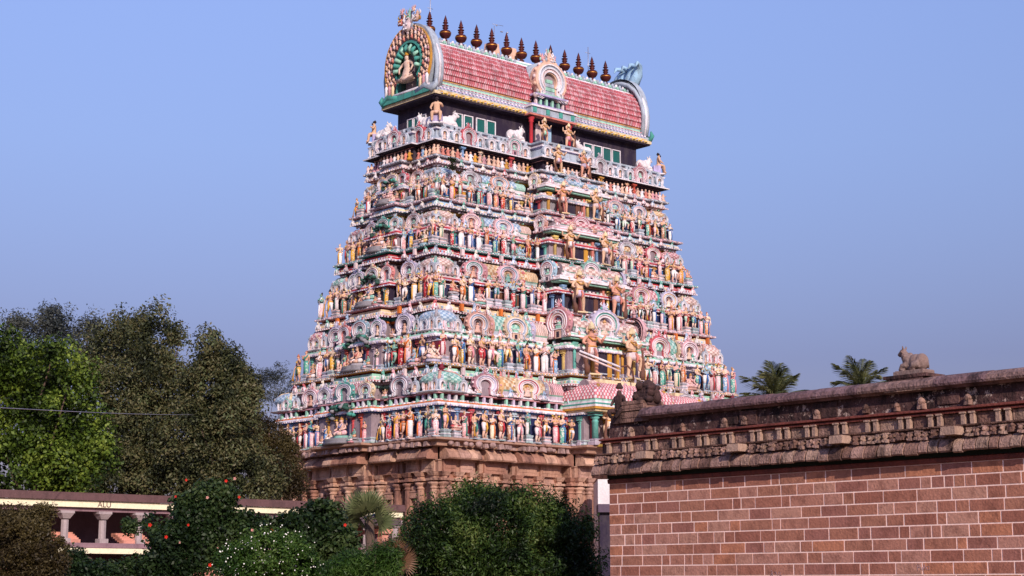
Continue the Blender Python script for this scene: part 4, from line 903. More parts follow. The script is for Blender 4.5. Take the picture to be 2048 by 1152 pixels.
# white bulls on the top terrace and the seated sages at its corners
WH = mat('white_limewash', 'dcd4d4', grime=.25, gcol='9a8890')
def remeshed(mb, voxel):
    me = mb.mesh('tmp', []); ob = bpy.data.objects.new('tmp', me); col.objects.link(ob)
    md = ob.modifiers.new('r', 'REMESH'); md.mode = 'VOXEL'; md.voxel_size = voxel; md.use_smooth_shade = True
    ms = ob.modifiers.new('s', 'SMOOTH'); ms.factor = .5; ms.iterations = 3
    ev = bpy.data.meshes.new_from_object(ob.evaluated_get(bpy.context.evaluated_depsgraph_get())); bpy.data.objects.remove(ob)
    ev.polygons.foreach_set('use_smooth', [True] * len(ev.polygons)); return ev
def bull_mesh():                                       # lying bull looking along -x, length 1
    m = MB()
    m.ell((.3, 0, .27), (.2, .21, .25), 0, 14, 9); m.ell((.1, 0, .27), (.26, .21, .25), 0, 14, 9); m.ell((-.12, 0, .28), (.2, .19, .26), 0, 14, 9)
    m.ell((-.1, 0, .5), (.1, .07, .08), 0, 10, 7)
    m.tube([(-.12, 0, .34), (-.26, 0, .46), (-.33, 0, .58)], [.19, .15, .11], 0, 12); m.tube([(-.2, 0, .2), (-.3, 0, .36), (-.34, 0, .5)], [.1, .06, .04], 0, 10)
    m.ell((-.34, 0, .61), (.11, .1, .1), 0, 12, 8); m.tube([(-.36, 0, .61), (-.46, 0, .54), (-.5, 0, .51)], [.09, .07, .06], 0, 10)
    for e in (-1, 1):
        m.tube([(.3, e * .17, .2), (.16, e * .24, .16), (.02, e * .23, .06), (.2, e * .24, .04)], [.13, .11, .06, .04], 0, 10)
        m.tube([(-.16, e * .12, .2), (-.3, e * .15, .18), (-.38, e * .14, .08), (-.22, e * .16, .04)], [.1, .075, .06, .045], 0, 10)
        m.ell((-.3, e * .12, .6), (.035, .08, .03), 0, 8, 5); m.tube([(-.3, e * .05, .69), (-.29, e * .09, .74), (-.31, e * .08, .8)], [.035, .03, .012], 0, 8)
        m.ell((-.4, e * .075, .63), (.025, .02, .02), 0, 6, 4)
    m.tube([(-.2, -.17, .5), (-.26, -.15, .36), (-.36, 0, .27), (-.26, .15, .36), (-.2, .17, .5)], .025, 0, 7)
    m.tube([(.48, 0, .3), (.5, .05, .16), (.44, .14, .05)], [.03, .022, .02], 0, 7)
    return remeshed(m, .022)
BM = bull_mesh(); BMW = BM.copy(); BMW.materials.append(WH)
def bull(name, loc, rz, s, label, bodyme, hornmat, cat='statue', group=None):
    root = empty(name, loc, rz, label, cat, group); put(bodyme, 'body', root, (0, 0, 0), 0, s)
    m = MB(); m.box((0.02, 0, .0), (1.0, .56, .06), 0, .97); m.build('base_slab', [hornmat], root).scale = (s, s, s)
    return root
zt = 33.38
bull('bull_statue', tw(-9.6, -3.0, zt), TH + 2.75, 1.65, 'white lying bull statue just right of the seated corner sage', BMW, TW['white'], group='white bulls on the top terrace')
bull('bull_statue', tw(-10.6, -1.7, zt), TH + math.pi / 2 + 3.3, 1.65, 'white lying bull statue just left of the seated corner sage', BMW, TW['white'], group='white bulls on the top terrace')
bull('bull_statue', tw(-3.5, -3.3, zt), TH + math.pi, 1.65, 'white lying bull statue right of the left row of teal shutters', BMW, TW['white'], group='white bulls on the top terrace')
bull('bull_statue', tw(3.2, -3.3, zt), TH, 1.65, 'white lying bull statue left of the right row of teal shutters', BMW, TW['white'], group='white bulls on the top terrace')
bull('bull_statue', tw(9.9, -3.2, zt), TH + math.pi, 1.65, 'white lying bull statue at the far right end of the terrace', BMW, TW['white'], group='white bulls on the top terrace')
bull('bull_statue', tw(-10.9, 2.6, zt), TH + math.pi / 2, 1.65, 'white lying bull statue at the far left end of the terrace', BMW, TW['white'], group='white bulls on the top terrace')
def sage_mesh():
    J = [(0, 0, .42), (0, 0, .54), (0, -.01, .7), (0, 0, .79), (0, -.01, .84), (0, -.02, .91), (-.08, -.03, .42), (-.14, -.2, .4), (-.13, -.22, .12), (-.13, -.3, .06), (.08, -.03, .42), (.14, -.2, .4), (.13, -.22, .12), (.13, -.3, .06),
         (-.14, 0, .76), (-.2, -.03, .6), (-.15, -.18, .5), (.14, 0, .76), (.2, -.04, .62), (.17, -.16, .72)]
    Lk = [(0, 1), (1, 2), (2, 3), (3, 4), (4, 5), (0, 6), (6, 7), (7, 8), (8, 9), (0, 10), (10, 11), (11, 12), (12, 13), (3, 14), (14, 15), (15, 16), (3, 17), (17, 18), (18, 19)]
    return skin_body(J, Lk, [(.12, .1), (.11, .1), (.12, .09), (.08, .06), (.04, .04), (.055, .065), .08, .065, .045, .035, .08, .065, .045, .035, .05, .036, .025, .05, .036, .025])
SM = sage_mesh(); SM.materials.append(mat('tan_plaster_skin', 'd2a98c', grime=.3, gcol='806050'))
HAIR = mat('black_painted_hair', '2a1c20', grime=.1)
def sage(loc, rz, h, label):
    root = empty('sage_statue', loc, rz, label, 'statue'); put(SM, 'body', root, (0, 0, 0), 0, (h * 1.1, h * 1.1, h))
    m = MB(); m.ell((0, .012, .945), (.07, .072, .06), 0, 9, 6); m.ell((0, .03, 1.0), (.035, .035, .03), 0, 7, 5)
    m.build('hair', [HAIR], root).scale = (h * 1.1, h * 1.1, h)
    m = MB(); m.ell((0, -.07, .865), (.045, .035, .045), 0, 8, 5)
    for s_ in (-1, 1): m.ell((s_ * .022, -.083, .925), (.01, .008, .007), 0, 5, 4)
    m.build('beard', [HAIR], root).scale = (h * 1.1, h * 1.1, h)
    m = MB(); m.box((0, .08, .2), (.34, .3, .4), I('lavender')); m.box((0, .08, .02), (.42, .6, .05), I('white')); put(tmesh(m, 'seat'), 'seat', root, (0, 0, 0), 0, (h * 1.1, h * 1.1, h))
    m = MB(); m.lathe([(.14, -.08), (.15, 0), (.12, .04)], (0, -.02, .44), 10, 1.1, 1.1, I('peach')); put(tmesh(m, 'loincloth'), 'loincloth', root, (0, 0, 0), 0, (h * 1.1, h * 1.1, h))
sage(tw(-11.15, -3.7, 33.25), TH - math.pi / 4, 1.95, 'bearded bare-chested sage seated on the near corner of the top terrace')
sage(tw(-11.0, 3.75, 33.3), TH - math.pi / 2 - .6, 1.75, 'dark-haired seated statue at the left end of the top terrace')
sage(tw(11.1, -3.6, 33.2), TH + .9, 1.75, 'dark-haired seated statue at the right end of the top terrace')

# ------------------------------------------------------------------ old stone wall at the right
P0 = Vector((3.42, 60, 0)); WR = TH - math.pi / 2
wall = empty('stone_wall', P0, WR, 'long weathered granite wall with pale mortar lines and a carved cornice', 'wall')
MORTAR = mat('pale_mortar', 'ffdcd0', grime=.15, gcol='8a5c54', scale=1.5, bump=.1)
BRK = mat('rose_granite_block', ['a56c5a', 'af7866', 'b48070', '9a6252', 'a8725e', 'b88674', '9e685c', 'ba7a5e', 'a8705c'], mult=1, grime=.55, gcol='6e4236', scale=2.2, bump=.22, rough=.9, streak=False)
DARKST = mat('blackened_stone', ['644846', '523a38', '6a4c48', '5a403e'], grime=.62, gcol='1c1213', thr=(.36, .62), scale=1.6, bump=.7, rough=.95)
LEDG = mat('weathered_ledge_stone', ['a07e72', '8c6a5e', 'a88478', '7c5c52', 'ac8c7c'], grime=.6, gcol='2a1b1a', thr=(.44, .66), scale=2.6, bump=.6, rough=.92)
LEN = 30; x0 = 0.0
m_ = MB(); m_.box((LEN / 2, .579, 2.6), (LEN, 1.2, 5.2)); m_.build('mortar_core', [MORTAR], wall)
m_ = MB(); m_.box((0, 0, 0), (1, 1, 1)); WB = m_.mesh('stone_block', [BRK])
zz = 5.2; row = 0; nblk = 0; rest = MB()
while zz > 0:
    hgt = .355 + jit(.012); x = 0.0; k_ = 0
    if row == 0: hgt = .36
    zlo = zz - hgt
    while x < LEN:
        w = rnd.choice((.35, .45, .75, .9, 1.0, 1.05, 1.15, 1.25, .62)) * (1 + jit(.08))
        if x == 0: w = .3 + rnd.random() * .6
        w = min(w, LEN - x + .001)
        if w > .05:
            g = rnd.choice((.03, .042, .046, .05))
            if x < 17.6 and zz > 1.75 and nblk < 298:
                put(WB, 'stone_block', wall, (x + w / 2 + (-.012 if x == 0 else 0), .02 + jit(.003), (zz + zlo) / 2), 0, (w - g, .1, hgt - .042)); nblk += 1
            else: rest.box((x + w / 2, .02, (zz + zlo) / 2), (w - g, .1, hgt - .042))
        x += w
    zz = zlo; row += 1
tag(rest.build('far_blocks', [BRK], wall), kind='stuff')
def prof_x(mb, sec, xa, xb, m=0):                      # sec (y,z) swept along x
    n = len(sec); mb.add([(xa, y, z) for y, z in sec] + [(xb, y, z) for y, z in sec], [tuple(range(n - 1, -1, -1)), tuple(range(n, 2 * n))] + [(i, (i + 1) % n, (i + 1) % n + n, i + n) for i in range(n)], m)
REDM = mat('red_stained_mould', '7a4038', grime=.6, gcol='3a2020', scale=1.5, bump=.4)
mb = MB(); prof_x(mb, [(1.2, 5.2), (-.06, 5.2), (-.08, 5.24), (-.1, 5.34), (-.04, 5.36), (0.02, 5.62), (1.2, 5.62)], -.03, LEN); mb.build('lower_mould', [REDM], wall)
MOSS_SHADE = mat('dark_moss_and_shade', '18221e', grime=.3, gcol='0c0f0e')  # dark moss, with the shadow under the ledge painted into the same colour
mb = MB(); prof_x(mb, [(.5, 5.372), (-.07, 5.368), (-.09, 5.56), (.5, 5.56)], -.04, LEN); mb.build('mossy_shadow_band', [MOSS_SHADE], wall)
mb = MB(); prof_x(mb, [(1.2, 5.62), (0, 5.62), (-.4, 5.56), (-.4, 5.6), (-.2, 5.86), (-.2, 6.2), (.0, 6.24), (.0, 6.62), (1.2, 6.62)], -.35, LEN); mb.build('ledge_core', [LEDG], wall)
# drooping ledge stones
m_ = MB(); prof_x(m_, [(-.1, .04), (-.42, -.04), (-.47, 0), (-.46, .12), (-.4, .24), (-.3, .33), (-.15, .36)], -.5, .5); LBm = m_.mesh('ledge_stone', [LEDG])
x = -.5
while x < 19:
    w = .3 + rnd.random() * .22; o = put(LBm, 'ledge_stone', wall, (x + w / 2, jit(.02), 5.5 + jit(.012)), 0, (w - .05, 1 + jit(.05), 1.08 + jit(.06))); o.rotation_euler = (jit(.07), 0, jit(.03)); x += w
prof_ = MB(); prof_x(prof_, [(-.1, 5.5), (-.5, 5.44), (-.56, 5.5), (-.5, 5.72), (-.15, 5.86)], 19, LEN); prof_.build('far_ledge', [LEDG], wall)
# frieze: projecting carved heads and blocks
m1 = MB(); m1.box((-.03, -.08, .14), (.14, .22, .22), 0, .8, 0, .25); m1.box((.08, -.12, .06), (.1, .2, .09), 0, .8); m1.ell((-.04, -.19, .17), (.055, .05, .05), 0, 6, 4); m1.box((0, 0, .27), (.28, .16, .05)); F1 = m1.mesh('frieze_carving', [LEDG])
m1 = MB(); m1.box((0, -.06, .15), (.26, .26, .2), 0, .9); m1.box((.02, -.12, .08), (.12, .2, .08)); m1.ell((.08, -.14, .22), (.07, .08, .06), 0, 6, 4); F2 = m1.mesh('frieze_carving', [LEDG])
LIT = mat('pale_spout_stone', 'a88a7a', grime=.4, gcol='5a4440', scale=2, bump=.4)
m1 = MB(); m1.box((0, -.18, .16), (.5, .5, .24), 0, .92); F3 = m1.mesh('stone_spout', [LIT])
x = -.3; i = 0
while x < 18.5:
    if i % 13 == 8: put(F3, 'stone_spout', wall, (x + .12, -.28, 5.9), 0); x += .6
    else: put((F1, F2)[rnd.random() < .35], 'frieze_carving', wall, (x, -.2 + jit(.03), 5.87 + jit(.02)), jit(.25), (.95 + jit(.15), 1, 1.02 + jit(.12))); x += .29 + jit(.04)
    i += 1
mb = MB(); prof_x(mb, [(0, 6.2), (-.3, 6.2), (-.32, 6.24), (-.02, 6.28)], -.4, LEN); mb.build('frieze_shelf', [LEDG], wall)
# panels and pilasters
m1 = MB(); m1.box((0, 0, 0), (1, .06, .3)); PN = m1.mesh('stone_panel', [LEDG]); m1 = MB(); m1.box((0, 0, 0), (.13, .16, .36)); m1.box((0, -.01, .15), (.2, .2, .05)); PW = m1.mesh('short_pilaster', [LIT])
x = .1; i = 0
while x < 18:
    put(PW, 'short_pilaster', wall, (x, -.1, 6.44)); w = (.85, .3)[i % 2] * (1 + jit(.1)); 
    if i % 2 == 0: put(PN, 'stone_panel', wall, (x + w / 2, -.03, 6.43), 0, (w - .22, 1, 1))
    x += w; i += 1
mb = MB(); prof_x(mb, [(1.2, 6.62), (.1, 6.62), (-.16, 6.6), (-.18, 6.65), (-.1, 6.68), (-.24, 6.71), (-.24, 6.76), (-.05, 6.8), (1.2, 6.8)], -.3, LEN); mb.build('red_mould', [REDM], wall)
# blackened parapet band with pale patches of old plaster
patch = mat('blackened_parapet', '5c403e', grime=.62, gcol='1a1012', thr=(.36, .6), scale=1.5, bump=.8, rough=.95)
n = patch.node_tree.nodes; l = patch.node_tree.links; bs = n['Principled BSDF']; src = bs.inputs['Base Color'].links[0].from_socket
g_ = n.new('ShaderNodeNewGeometry'); nz = n.new('ShaderNodeTexNoise'); nz.inputs['Scale'].default_value = 2.6; nz.inputs['Detail'].default_value = 9; nz.inputs['Roughness'].default_value = .75; l.new(g_.outputs['Position'], nz.inputs[0])
cr = n.new('ShaderNodeValToRGB'); cr.color_ramp.elements[0].position = .56; cr.color_ramp.elements[1].position = .6; l.new(nz.outputs[0], cr.inputs[0])
mx = n.new('ShaderNodeMix'); mx.data_type = 'RGBA'; mx.inputs[7].default_value = lin('a58f86'); l.new(cr.outputs[0], mx.inputs[0]); l.new(src, mx.inputs[6]); l.new(mx.outputs[2], bs.inputs['Base Color'])
mb = MB(); prof_x(mb, [(1.2, 6.8), (-.02, 6.8), (0, 7.0), (.04, 7.34), (1.2, 7.34)], .0, LEN); mb.build('parapet', [patch], wall)
m1 = MB(); m1.box((0, 0, 0), (1, .1, .5)); PB = m1.mesh('parapet_block', [DARKST]); m1 = MB(); m1.box((0, 0, -.05), (.2, .18, .16), 0, .9); m1.lathe([(.11, .02), (.12, .09), (.07, .16), (.02, .19)], (0, -.01, 0), 7, m=0); m1.box((.02, -.09, .05), (.06, .06, .09)); HD = m1.mesh('carved_head', [LEDG])
x = .1; i = 0
while x < 18:
    w = .7 + rnd.random() * .5
    if rnd.random() < .55: put(PB, 'parapet_block', wall, (x + w / 2, .0 + jit(.015), 7.02 + jit(.05)), 0, (w - .1, 1, .75 + jit(.2)))
    if i % 3 == 1 or rnd.random() < .12: put(HD, 'carved_head', wall, (x + .3, -.12, 6.93 + jit(.02)), jit(.4), .95 + jit(.15))
    x += w; i += 1
m1 = MB(); prof_x(m1, [(1.05, 0), (-.1, 0), (-.14, .04), (-.3, .07), (-.33, .14), (-.28, .26), (-.12, .37), (.1, .42), (1.0, .42)], -.5, .5)
CPm = m1.mesh('coping_stone', [DARKST, ]); COP = mat('mossy_coping', ['86686a', '785a5c', '90726c'], grime=.6, gcol='2e2024', thr=(.42, .66), scale=2.0, bump=.6, rough=.95); CPm.materials[0] = COP
x = 1.75
while x < LEN:
    w = 1.3 + rnd.random() * .6; put(CPm, 'coping_stone', wall, (x + w / 2, jit(.008), 7.34), 0, (w - .01, 1, 1 + jit(.03))); x += w
# scribbled chalk marks on three stones
CH = mat('chalk', 'a08894', grime=.1, bump=0)
def scribble(x, z, strokes):
    m = MB()
    for st_ in strokes: m.tube([(x + p * .5, -.036, z + q * .22) for p, q in st_], .007, 0, 4)
    m.build('chalk_marks', [CH], wall)
scribble(12.75, 2.22, [[(0, -.4), (0, .4), (.15, .3), (.12, .0), (.02, 0)], [(.22, .1), (.25, -.3), (.4, -.3), (.4, .1)], [(.5, -.35), (.5, .4)], [(.6, .1), (.62, -.3), (.8, -.3), (.8, .15), (.62, .1)]])
scribble(7.2, 2.08, [[(0, .2), (.1, .45), (.18, .2), (.02, -.2), (.1, -.45), (.2, -.2), (.06, .1)], [(.3, .15), (.45, .2), (.5, -.2)], [(.6, -.3), (.7, .2), (.85, .1), (.75, -.2), (.9, -.3)]])
scribble(.62, 1.98, [[(0, -.3), (.05, .3)], [(.12, -.3), (.2, .3), (.3, -.2)], [(.4, 0), (.5, .3), (.6, 0)]])

# weathered turret block and seated stone figure that end the wall
tur = empty('wall_end_turret', P0 + Matrix.Rotation(WR, 3, 'Z') @ Vector((1.2, .45, 7.26)), WR, 'blackened moulded stone turret topping the near end of the wall', 'turret')
m = MB(); 
for dz, w, h_ in ((.0, 1.6, .16), (.18, 1.3, .2), (.37, 1.45, .1), (.47, 1.15, .14), (.6, 1.0, .12)): m.box((0, 0, dz + .1), (w, 1.1, h_), 0, .96)
m.build('moulded_base', [LEDG], tur)
m = MB()
for i in range(26): m.ell((.15 + jit(.5), jit(.35), .75 + .55 * rnd.random()), (.13 + .12 * rnd.random(), .18, .1 + .12 * rnd.random()), 0, 6, 4)
m.box((.2, 0, .85), (.8, .7, .5), 0, .85); m.box((.25, 0, 1.15), (.55, .6, .3), 0, .8); m.lathe([(.26, 1.2), (.3, 1.3), (.18, 1.42), (.08, 1.5)], (.28, 0, 0), 8, m=0)
tag(m.build('worn_top', [DARKST], tur), kind='stuff')

stn = empty('seated_stone_figure', P0 + Matrix.Rotation(WR, 3, 'Z') @ Vector((.42, .1, 7.62)), WR, 'blackened seated stone figure at the tip of the wall beside the warrior statue', 'statue')
J = [(0, 0, .1), (0, 0, .35), (0, 0, .6), (0, 0, .72), (0, -.02, .86), (-.16, -.05, .1), (-.3, -.25, .12), (-.1, -.35, -.15), (.16, -.05, .1), (.3, -.25, .12), (.12, -.36, -.18), (-.2, 0, .6), (-.3, -.08, .38), (-.2, -.22, .3), (.2, 0, .6), (.32, -.05, .4), (.25, -.2, .22)]
sm = skin_body(J, [(0, 1), (1, 2), (2, 3), (3, 4), (0, 5), (5, 6), (6, 7), (0, 8), (8, 9), (9, 10), (2, 11), (11, 12), (12, 13), (2, 14), (14, 15), (15, 16)], [.17, .15, .15, .06, .11, .11, .09, .06, .11, .09, .06, .07, .055, .04, .07, .055, .04])
sm.materials.append(DARKST); put(sm, 'body', stn)
m = MB(); m.lathe([(.12, 0), (.14, .04), (.1, .1), (.06, .2)], (0, 0, .9), 9, m=0); m.box((0, 0, -.2), (.5, .4, .3)); m.build('headdress', [DARKST], stn)

# bull on its pedestal
BST = mat('sandstone_bull', '86706a', grime=.5, gcol='6a4a40', scale=2, bump=.3); BMS = BM.copy(); BMS.materials.append(BST)
def wp(x, y, z): return P0 + Matrix.Rotation(WR, 3, 'Z') @ Vector((x, y, z))
nb = bull('stone_bull', wp(12.62, .35, 8.0), WR, 1.02, 'small reclining stone bull facing left on top of the wall', BMS, BST)
m = MB(); m.box((0, 0, -.06), (1.05, .6, .13), 0); m.build('plinth', [BST], nb)
m = MB(); m.box((0, 0, -.17), (1.55, .95, .1), 0); m.box((0, 0, -.3), (1.25, .9, .16), 0); m.box((0, 0, -.38), (1.4, .95, .05), 0); m.build('pedestal', [DARKST], nb)
m = MB(); m.box((0, -.37, -.52), (1.3, .5, .22), 0); m.build('pedestal_block', [LEDG], nb)

# ------------------------------------------------------------------ colonnade at the left
cb = Vector((-20.9, 70, 0)); CAM2 = Matrix.Rotation(TH, 3, 'Z')
colo = empty('colonnade', cb, TH, 'low pillared gallery with red-brown roof edge and cream beam behind the bushes', 'building')
CREAM = mat('cream_limewash', 'f0e6c4', grime=.2, gcol='b8a088'); MAUV = mat('mauve_plaster', '8a6c74', grime=.4, gcol='54404a'); RB = mat('red_brown_roof_edge', '664a4a', grime=.5, gcol='3c2c2c'); PKS = mat('pink_plaster', 'cf8f7c', grime=.4, gcol='8a5a50')
GP2 = mat('grey_granite_column', 'a89898', grime=.4, gcol='6a5a60')
m = MB(); m.box((5, 1.56, 5.49), (30.5, 4.7, .07), 0); m.box((5, -.8, 5.33), (30.5, .1, .25), 0); m.build('roof_edge', [RB], colo)
m = MB(); m.box((5, -.58, 5.06), (30.4, .3, .27), 0); m.build('cream_beam', [CREAM], colo)
m = MB(); m.box((5, -.4, 4.84), (30.3, .3, .16), 0); m.box((5, 3.6, 3.1), (30.3, .3, 4.2), 0); m.box((-10.15, 1.6, 2.9), (.3, 4.1, 3.6), 0); m.box((20.0, 1.6, 2.9), (.3, 4.1, 3.6), 0); m.build('back_wall', [MAUV], colo)
m = MB(); m.box((5, 1.4, 3.36), (30.3, 4.2, .2), 0); m.build('upper_floor', [MAUV], colo)
m = MB(); m.box((5, -.78, 3.13), (30.3, .12, .22), 0); m.build('lower_beam', [CREAM], colo)
m = MB(); m.box((5, 1.4, 1.2), (30.2, 4.0, 2.4), 0); m.build('base_wall', [PKS], colo)
m = MB(); m.box((0, 0, .1), (.4, .4, .2)); m.lathe([(.16, .2), (.16, 1.05)], (0, 0, 0), 8, m=0, sm=False); m.box((0, 0, 1.22), (.3, .3, .25), 0, 1.9); m.box((0, 0, 1.4), (.62, .5, .12)); CM = m.mesh('column', [GP2])
for i in range(18): put(CM, 'column', colo, (-9.3 + i * 1.72, -.45, 3.46), 0, (1, 1, .9))
m = MB(); 
for i in range(5): m.box((0, -i * .18, .1 + (4 - i) * .11), (1.3, .4, .22), 0)
for x in (1.6, 4.9, 8.0): m.build('pink_steps', [PKS], colo, (x + 1.2, .4, 3.46)).scale = (1, 1, .7)
fc = bpy.data.curves.new('beam_letters', 'FONT'); fc.body = 'ALU'; fc.size = .34; fc.extrude = .006
fc.materials.append(RB); ft = bpy.data.objects.new('ft', fc); col.objects.link(ft); fme = bpy.data.meshes.new_from_object(ft.evaluated_get(bpy.context.evaluated_depsgraph_get())); bpy.data.objects.remove(ft)
fo = bpy.data.objects.new('beam_letters', fme); col.objects.link(fo); fo.parent = colo; fo.location = (4.05, -.742, 4.95); fo.rotation_euler = (math.pi / 2, 0, 0)

# small pavilion behind the fan palm
pv = empty('small_pavilion', (-7.1, 74, 0), TH, 'small dark-roofed pavilion with a pinkish pillar half hidden behind the fan palm', 'pavilion')
m = MB(); m.box((0, 0, 4.35), (3.6, 3.0, .25)); m.box((0, 0, 4.55), (3.0, 2.4, .2)); m.build('roof', [mat('dark_slate_roof', '5c4a50', grime=.4)], pv)
m = MB(); m.box((0, 0, 2.1), (.34, .34, 4.2)); m.box((0, 0, 4.0), (.6, .6, .2)); pm = m.mesh('pillar', [PKS])
for x in (-1.2, 1.2):
    for y in (-1, 1): put(pm, 'pillar', pv, (x, y, 0))
m = MB(); m.box((0, .9, 1.2), (2.9, .3, 2.4)); m.box((0, .2, 2.5), (2.4, 1.0, .2)); m.build('low_wall', [PKS], pv)
# whitewashed house seen through the gap and its lean-to
wh = empty('white_house', (7.1, 108, 0), 0, 'sliver of sunlit white house wall between tower and granite wall', 'house')
m = MB(); m.box((0, 3, 4.0), (3.4, 6, 8.6)); m.build('wall', [WH], wh)
m = MB(); m.box((0, -1.0, 6.4), (3.6, 2.4, .5)); m.build('lean_to_roof', [mat('grey_sheet', '5a4a5c', grime=.3)], wh)
m = MB(); m.box((0, -.9, 3.1), (3.4, 1.9, 6.1)); m.build('lean_to', [TW['dark']], wh)

# ------------------------------------------------------------------ ground
m = MB(); m.add([(-3000, -200, 0), (3000, -200, 0), (3000, 5000, 0), (-3000, 5000, 0)], [(0, 1, 2, 3)])
tag(m.build('ground', [mat('dry_earth', ['7a6248'], grime=.6, gcol='3e4426', scale=.15, bump=.3, streak=False)]), kind='structure')

# ------------------------------------------------------------------ vegetation
def leafmat(name, cols, trans=.25):
    m = bpy.data.materials.new(name); m.use_nodes = True; n = m.node_tree.nodes; l = m.node_tree.links; b = n['Principled BSDF']
    g = n.new('ShaderNodeNewGeometry'); cr = n.new('ShaderNodeValToRGB'); el = cr.color_ramp.elements
    while len(el) < len(cols): el.new(.5)
    for i, c in enumerate(cols): el[i].position = i / (len(cols) - 1)
    for i, c in enumerate(cols): el[i].color = lin(c)
    no = n.new('ShaderNodeTexNoise'); no.inputs['Scale'].default_value = .6; no.inputs['Detail'].default_value = 3; l.new(g.outputs['Position'], no.inputs[0])
    ad = n.new('ShaderNodeMath'); ad.operation = 'MULTIPLY_ADD'; ad.inputs[1].default_value = .55; l.new(g.outputs['Random Per Island'], ad.inputs[0])
    mu = n.new('ShaderNodeMath'); mu.operation = 'MULTIPLY_ADD'; mu.inputs[1].default_value = 2.4; mu.inputs[2].default_value = -.95; l.new(no.outputs[0], mu.inputs[0]); l.new(mu.outputs[0], ad.inputs[2]); ad.use_clamp = True
    l.new(ad.outputs[0], cr.inputs[0]); l.new(cr.outputs[0], b.inputs['Base Color']); b.inputs['Roughness'].default_value = .5; b.inputs['Specular IOR Level'].default_value = .25
    tr = n.new('ShaderNodeBsdfTranslucent'); l.new(cr.outputs[0], tr.inputs[0]); mx = n.new('ShaderNodeMixShader'); mx.inputs[0].default_value = trans
    l.new(b.outputs[0], mx.inputs[1]); l.new(tr.outputs[0], mx.inputs[2]); l.new(mx.outputs[0], n['Material Output'].inputs[0]); return m
BARK = mat('bark', '5c4a40', grime=.5, gcol='2c221e', scale=3, bump=.5)
NP = np.random.RandomState(5)
def leaves(centers, radii, per, size, lm, name, parent, asp=.45, up=.3, flat=1.0, density=None):
    """leaf quads in clumps; centers (n,3), radii (n,)"""
    C_ = np.repeat(np.asarray(centers), per, axis=0); Rr = np.repeat(np.asarray(radii), per)
    N = len(C_); d = NP.normal(size=(N, 3)); d /= np.linalg.norm(d, axis=1)[:, None]
    rr = Rr * NP.uniform(.15, 1, N) ** .6; pos = C_ + d * rr[:, None] * np.array([1, 1, flat])
    nrm = d * .6 + NP.normal(size=(N, 3)) * .6 + np.array([0, 0, up]); nrm /= np.linalg.norm(nrm, axis=1)[:, None]
    t = np.cross(nrm, NP.normal(size=(N, 3))); t /= np.linalg.norm(t, axis=1)[:, None]; b_ = np.cross(nrm, t)
    L = size * NP.uniform(.6, 1.3, N)[:, None]
    v = np.stack([pos - t * L * .5, pos + b_ * L * asp * .5 + nrm * L * .06, pos + t * L * .5 - nrm * L * .05, pos - b_ * L * asp * .5 + nrm * L * .06], axis=1).reshape(-1, 3)
    me = bpy.data.meshes.new(name); me.vertices.add(4 * N); me.vertices.foreach_set('co', v.ravel()); me.loops.add(4 * N); me.loops.foreach_set('vertex_index', np.arange(4 * N, dtype=np.int32))
    me.polygons.add(N); me.polygons.foreach_set('loop_start', np.arange(0, 4 * N, 4, dtype=np.int32)); me.polygons.foreach_set('loop_total', np.full(N, 4, dtype=np.int32)); me.materials.append(lm); me.update(calc_edges=True)
    return put(me, name, parent)
def clumps(blobs, n, cr=(.35, .7), shell=.75):
    """spread clump centres over a union of ellipsoids: blobs [(x,y,z,rx,ry,rz)]"""
    vol = np.array([b[3] * b[5] for b in blobs]); pr = vol / vol.sum(); cs = []; rs = []
    for _ in range(n):
        b = blobs[NP.choice(len(blobs), p=pr)]; d = NP.normal(size=3); d /= np.linalg.norm(d); r = NP.uniform(shell ** 2, 1.08) ** .5 if NP.rand() < .75 else NP.uniform(.2, 1)
        cs.append([b[0] + d[0] * b[3] * r, b[1] + d[1] * b[4] * r, b[2] + d[2] * b[5] * r]); rs.append(NP.uniform(*cr))
    return cs, rs
def W2(px, py, y):                                     # photograph position at a given distance -> place (used only to plan positions)
    f = 3417.55; p = .1724992; d = Vector(((px - 1024) / f, 1, -(py - 576) / f)); yy = d.y * math.cos(p) - d.z * math.sin(p); z_ = d.y * math.sin(p) + d.z * math.cos(p)
    return Vector((d.x * y / yy, y, 1.7 + z_ * y / yy))
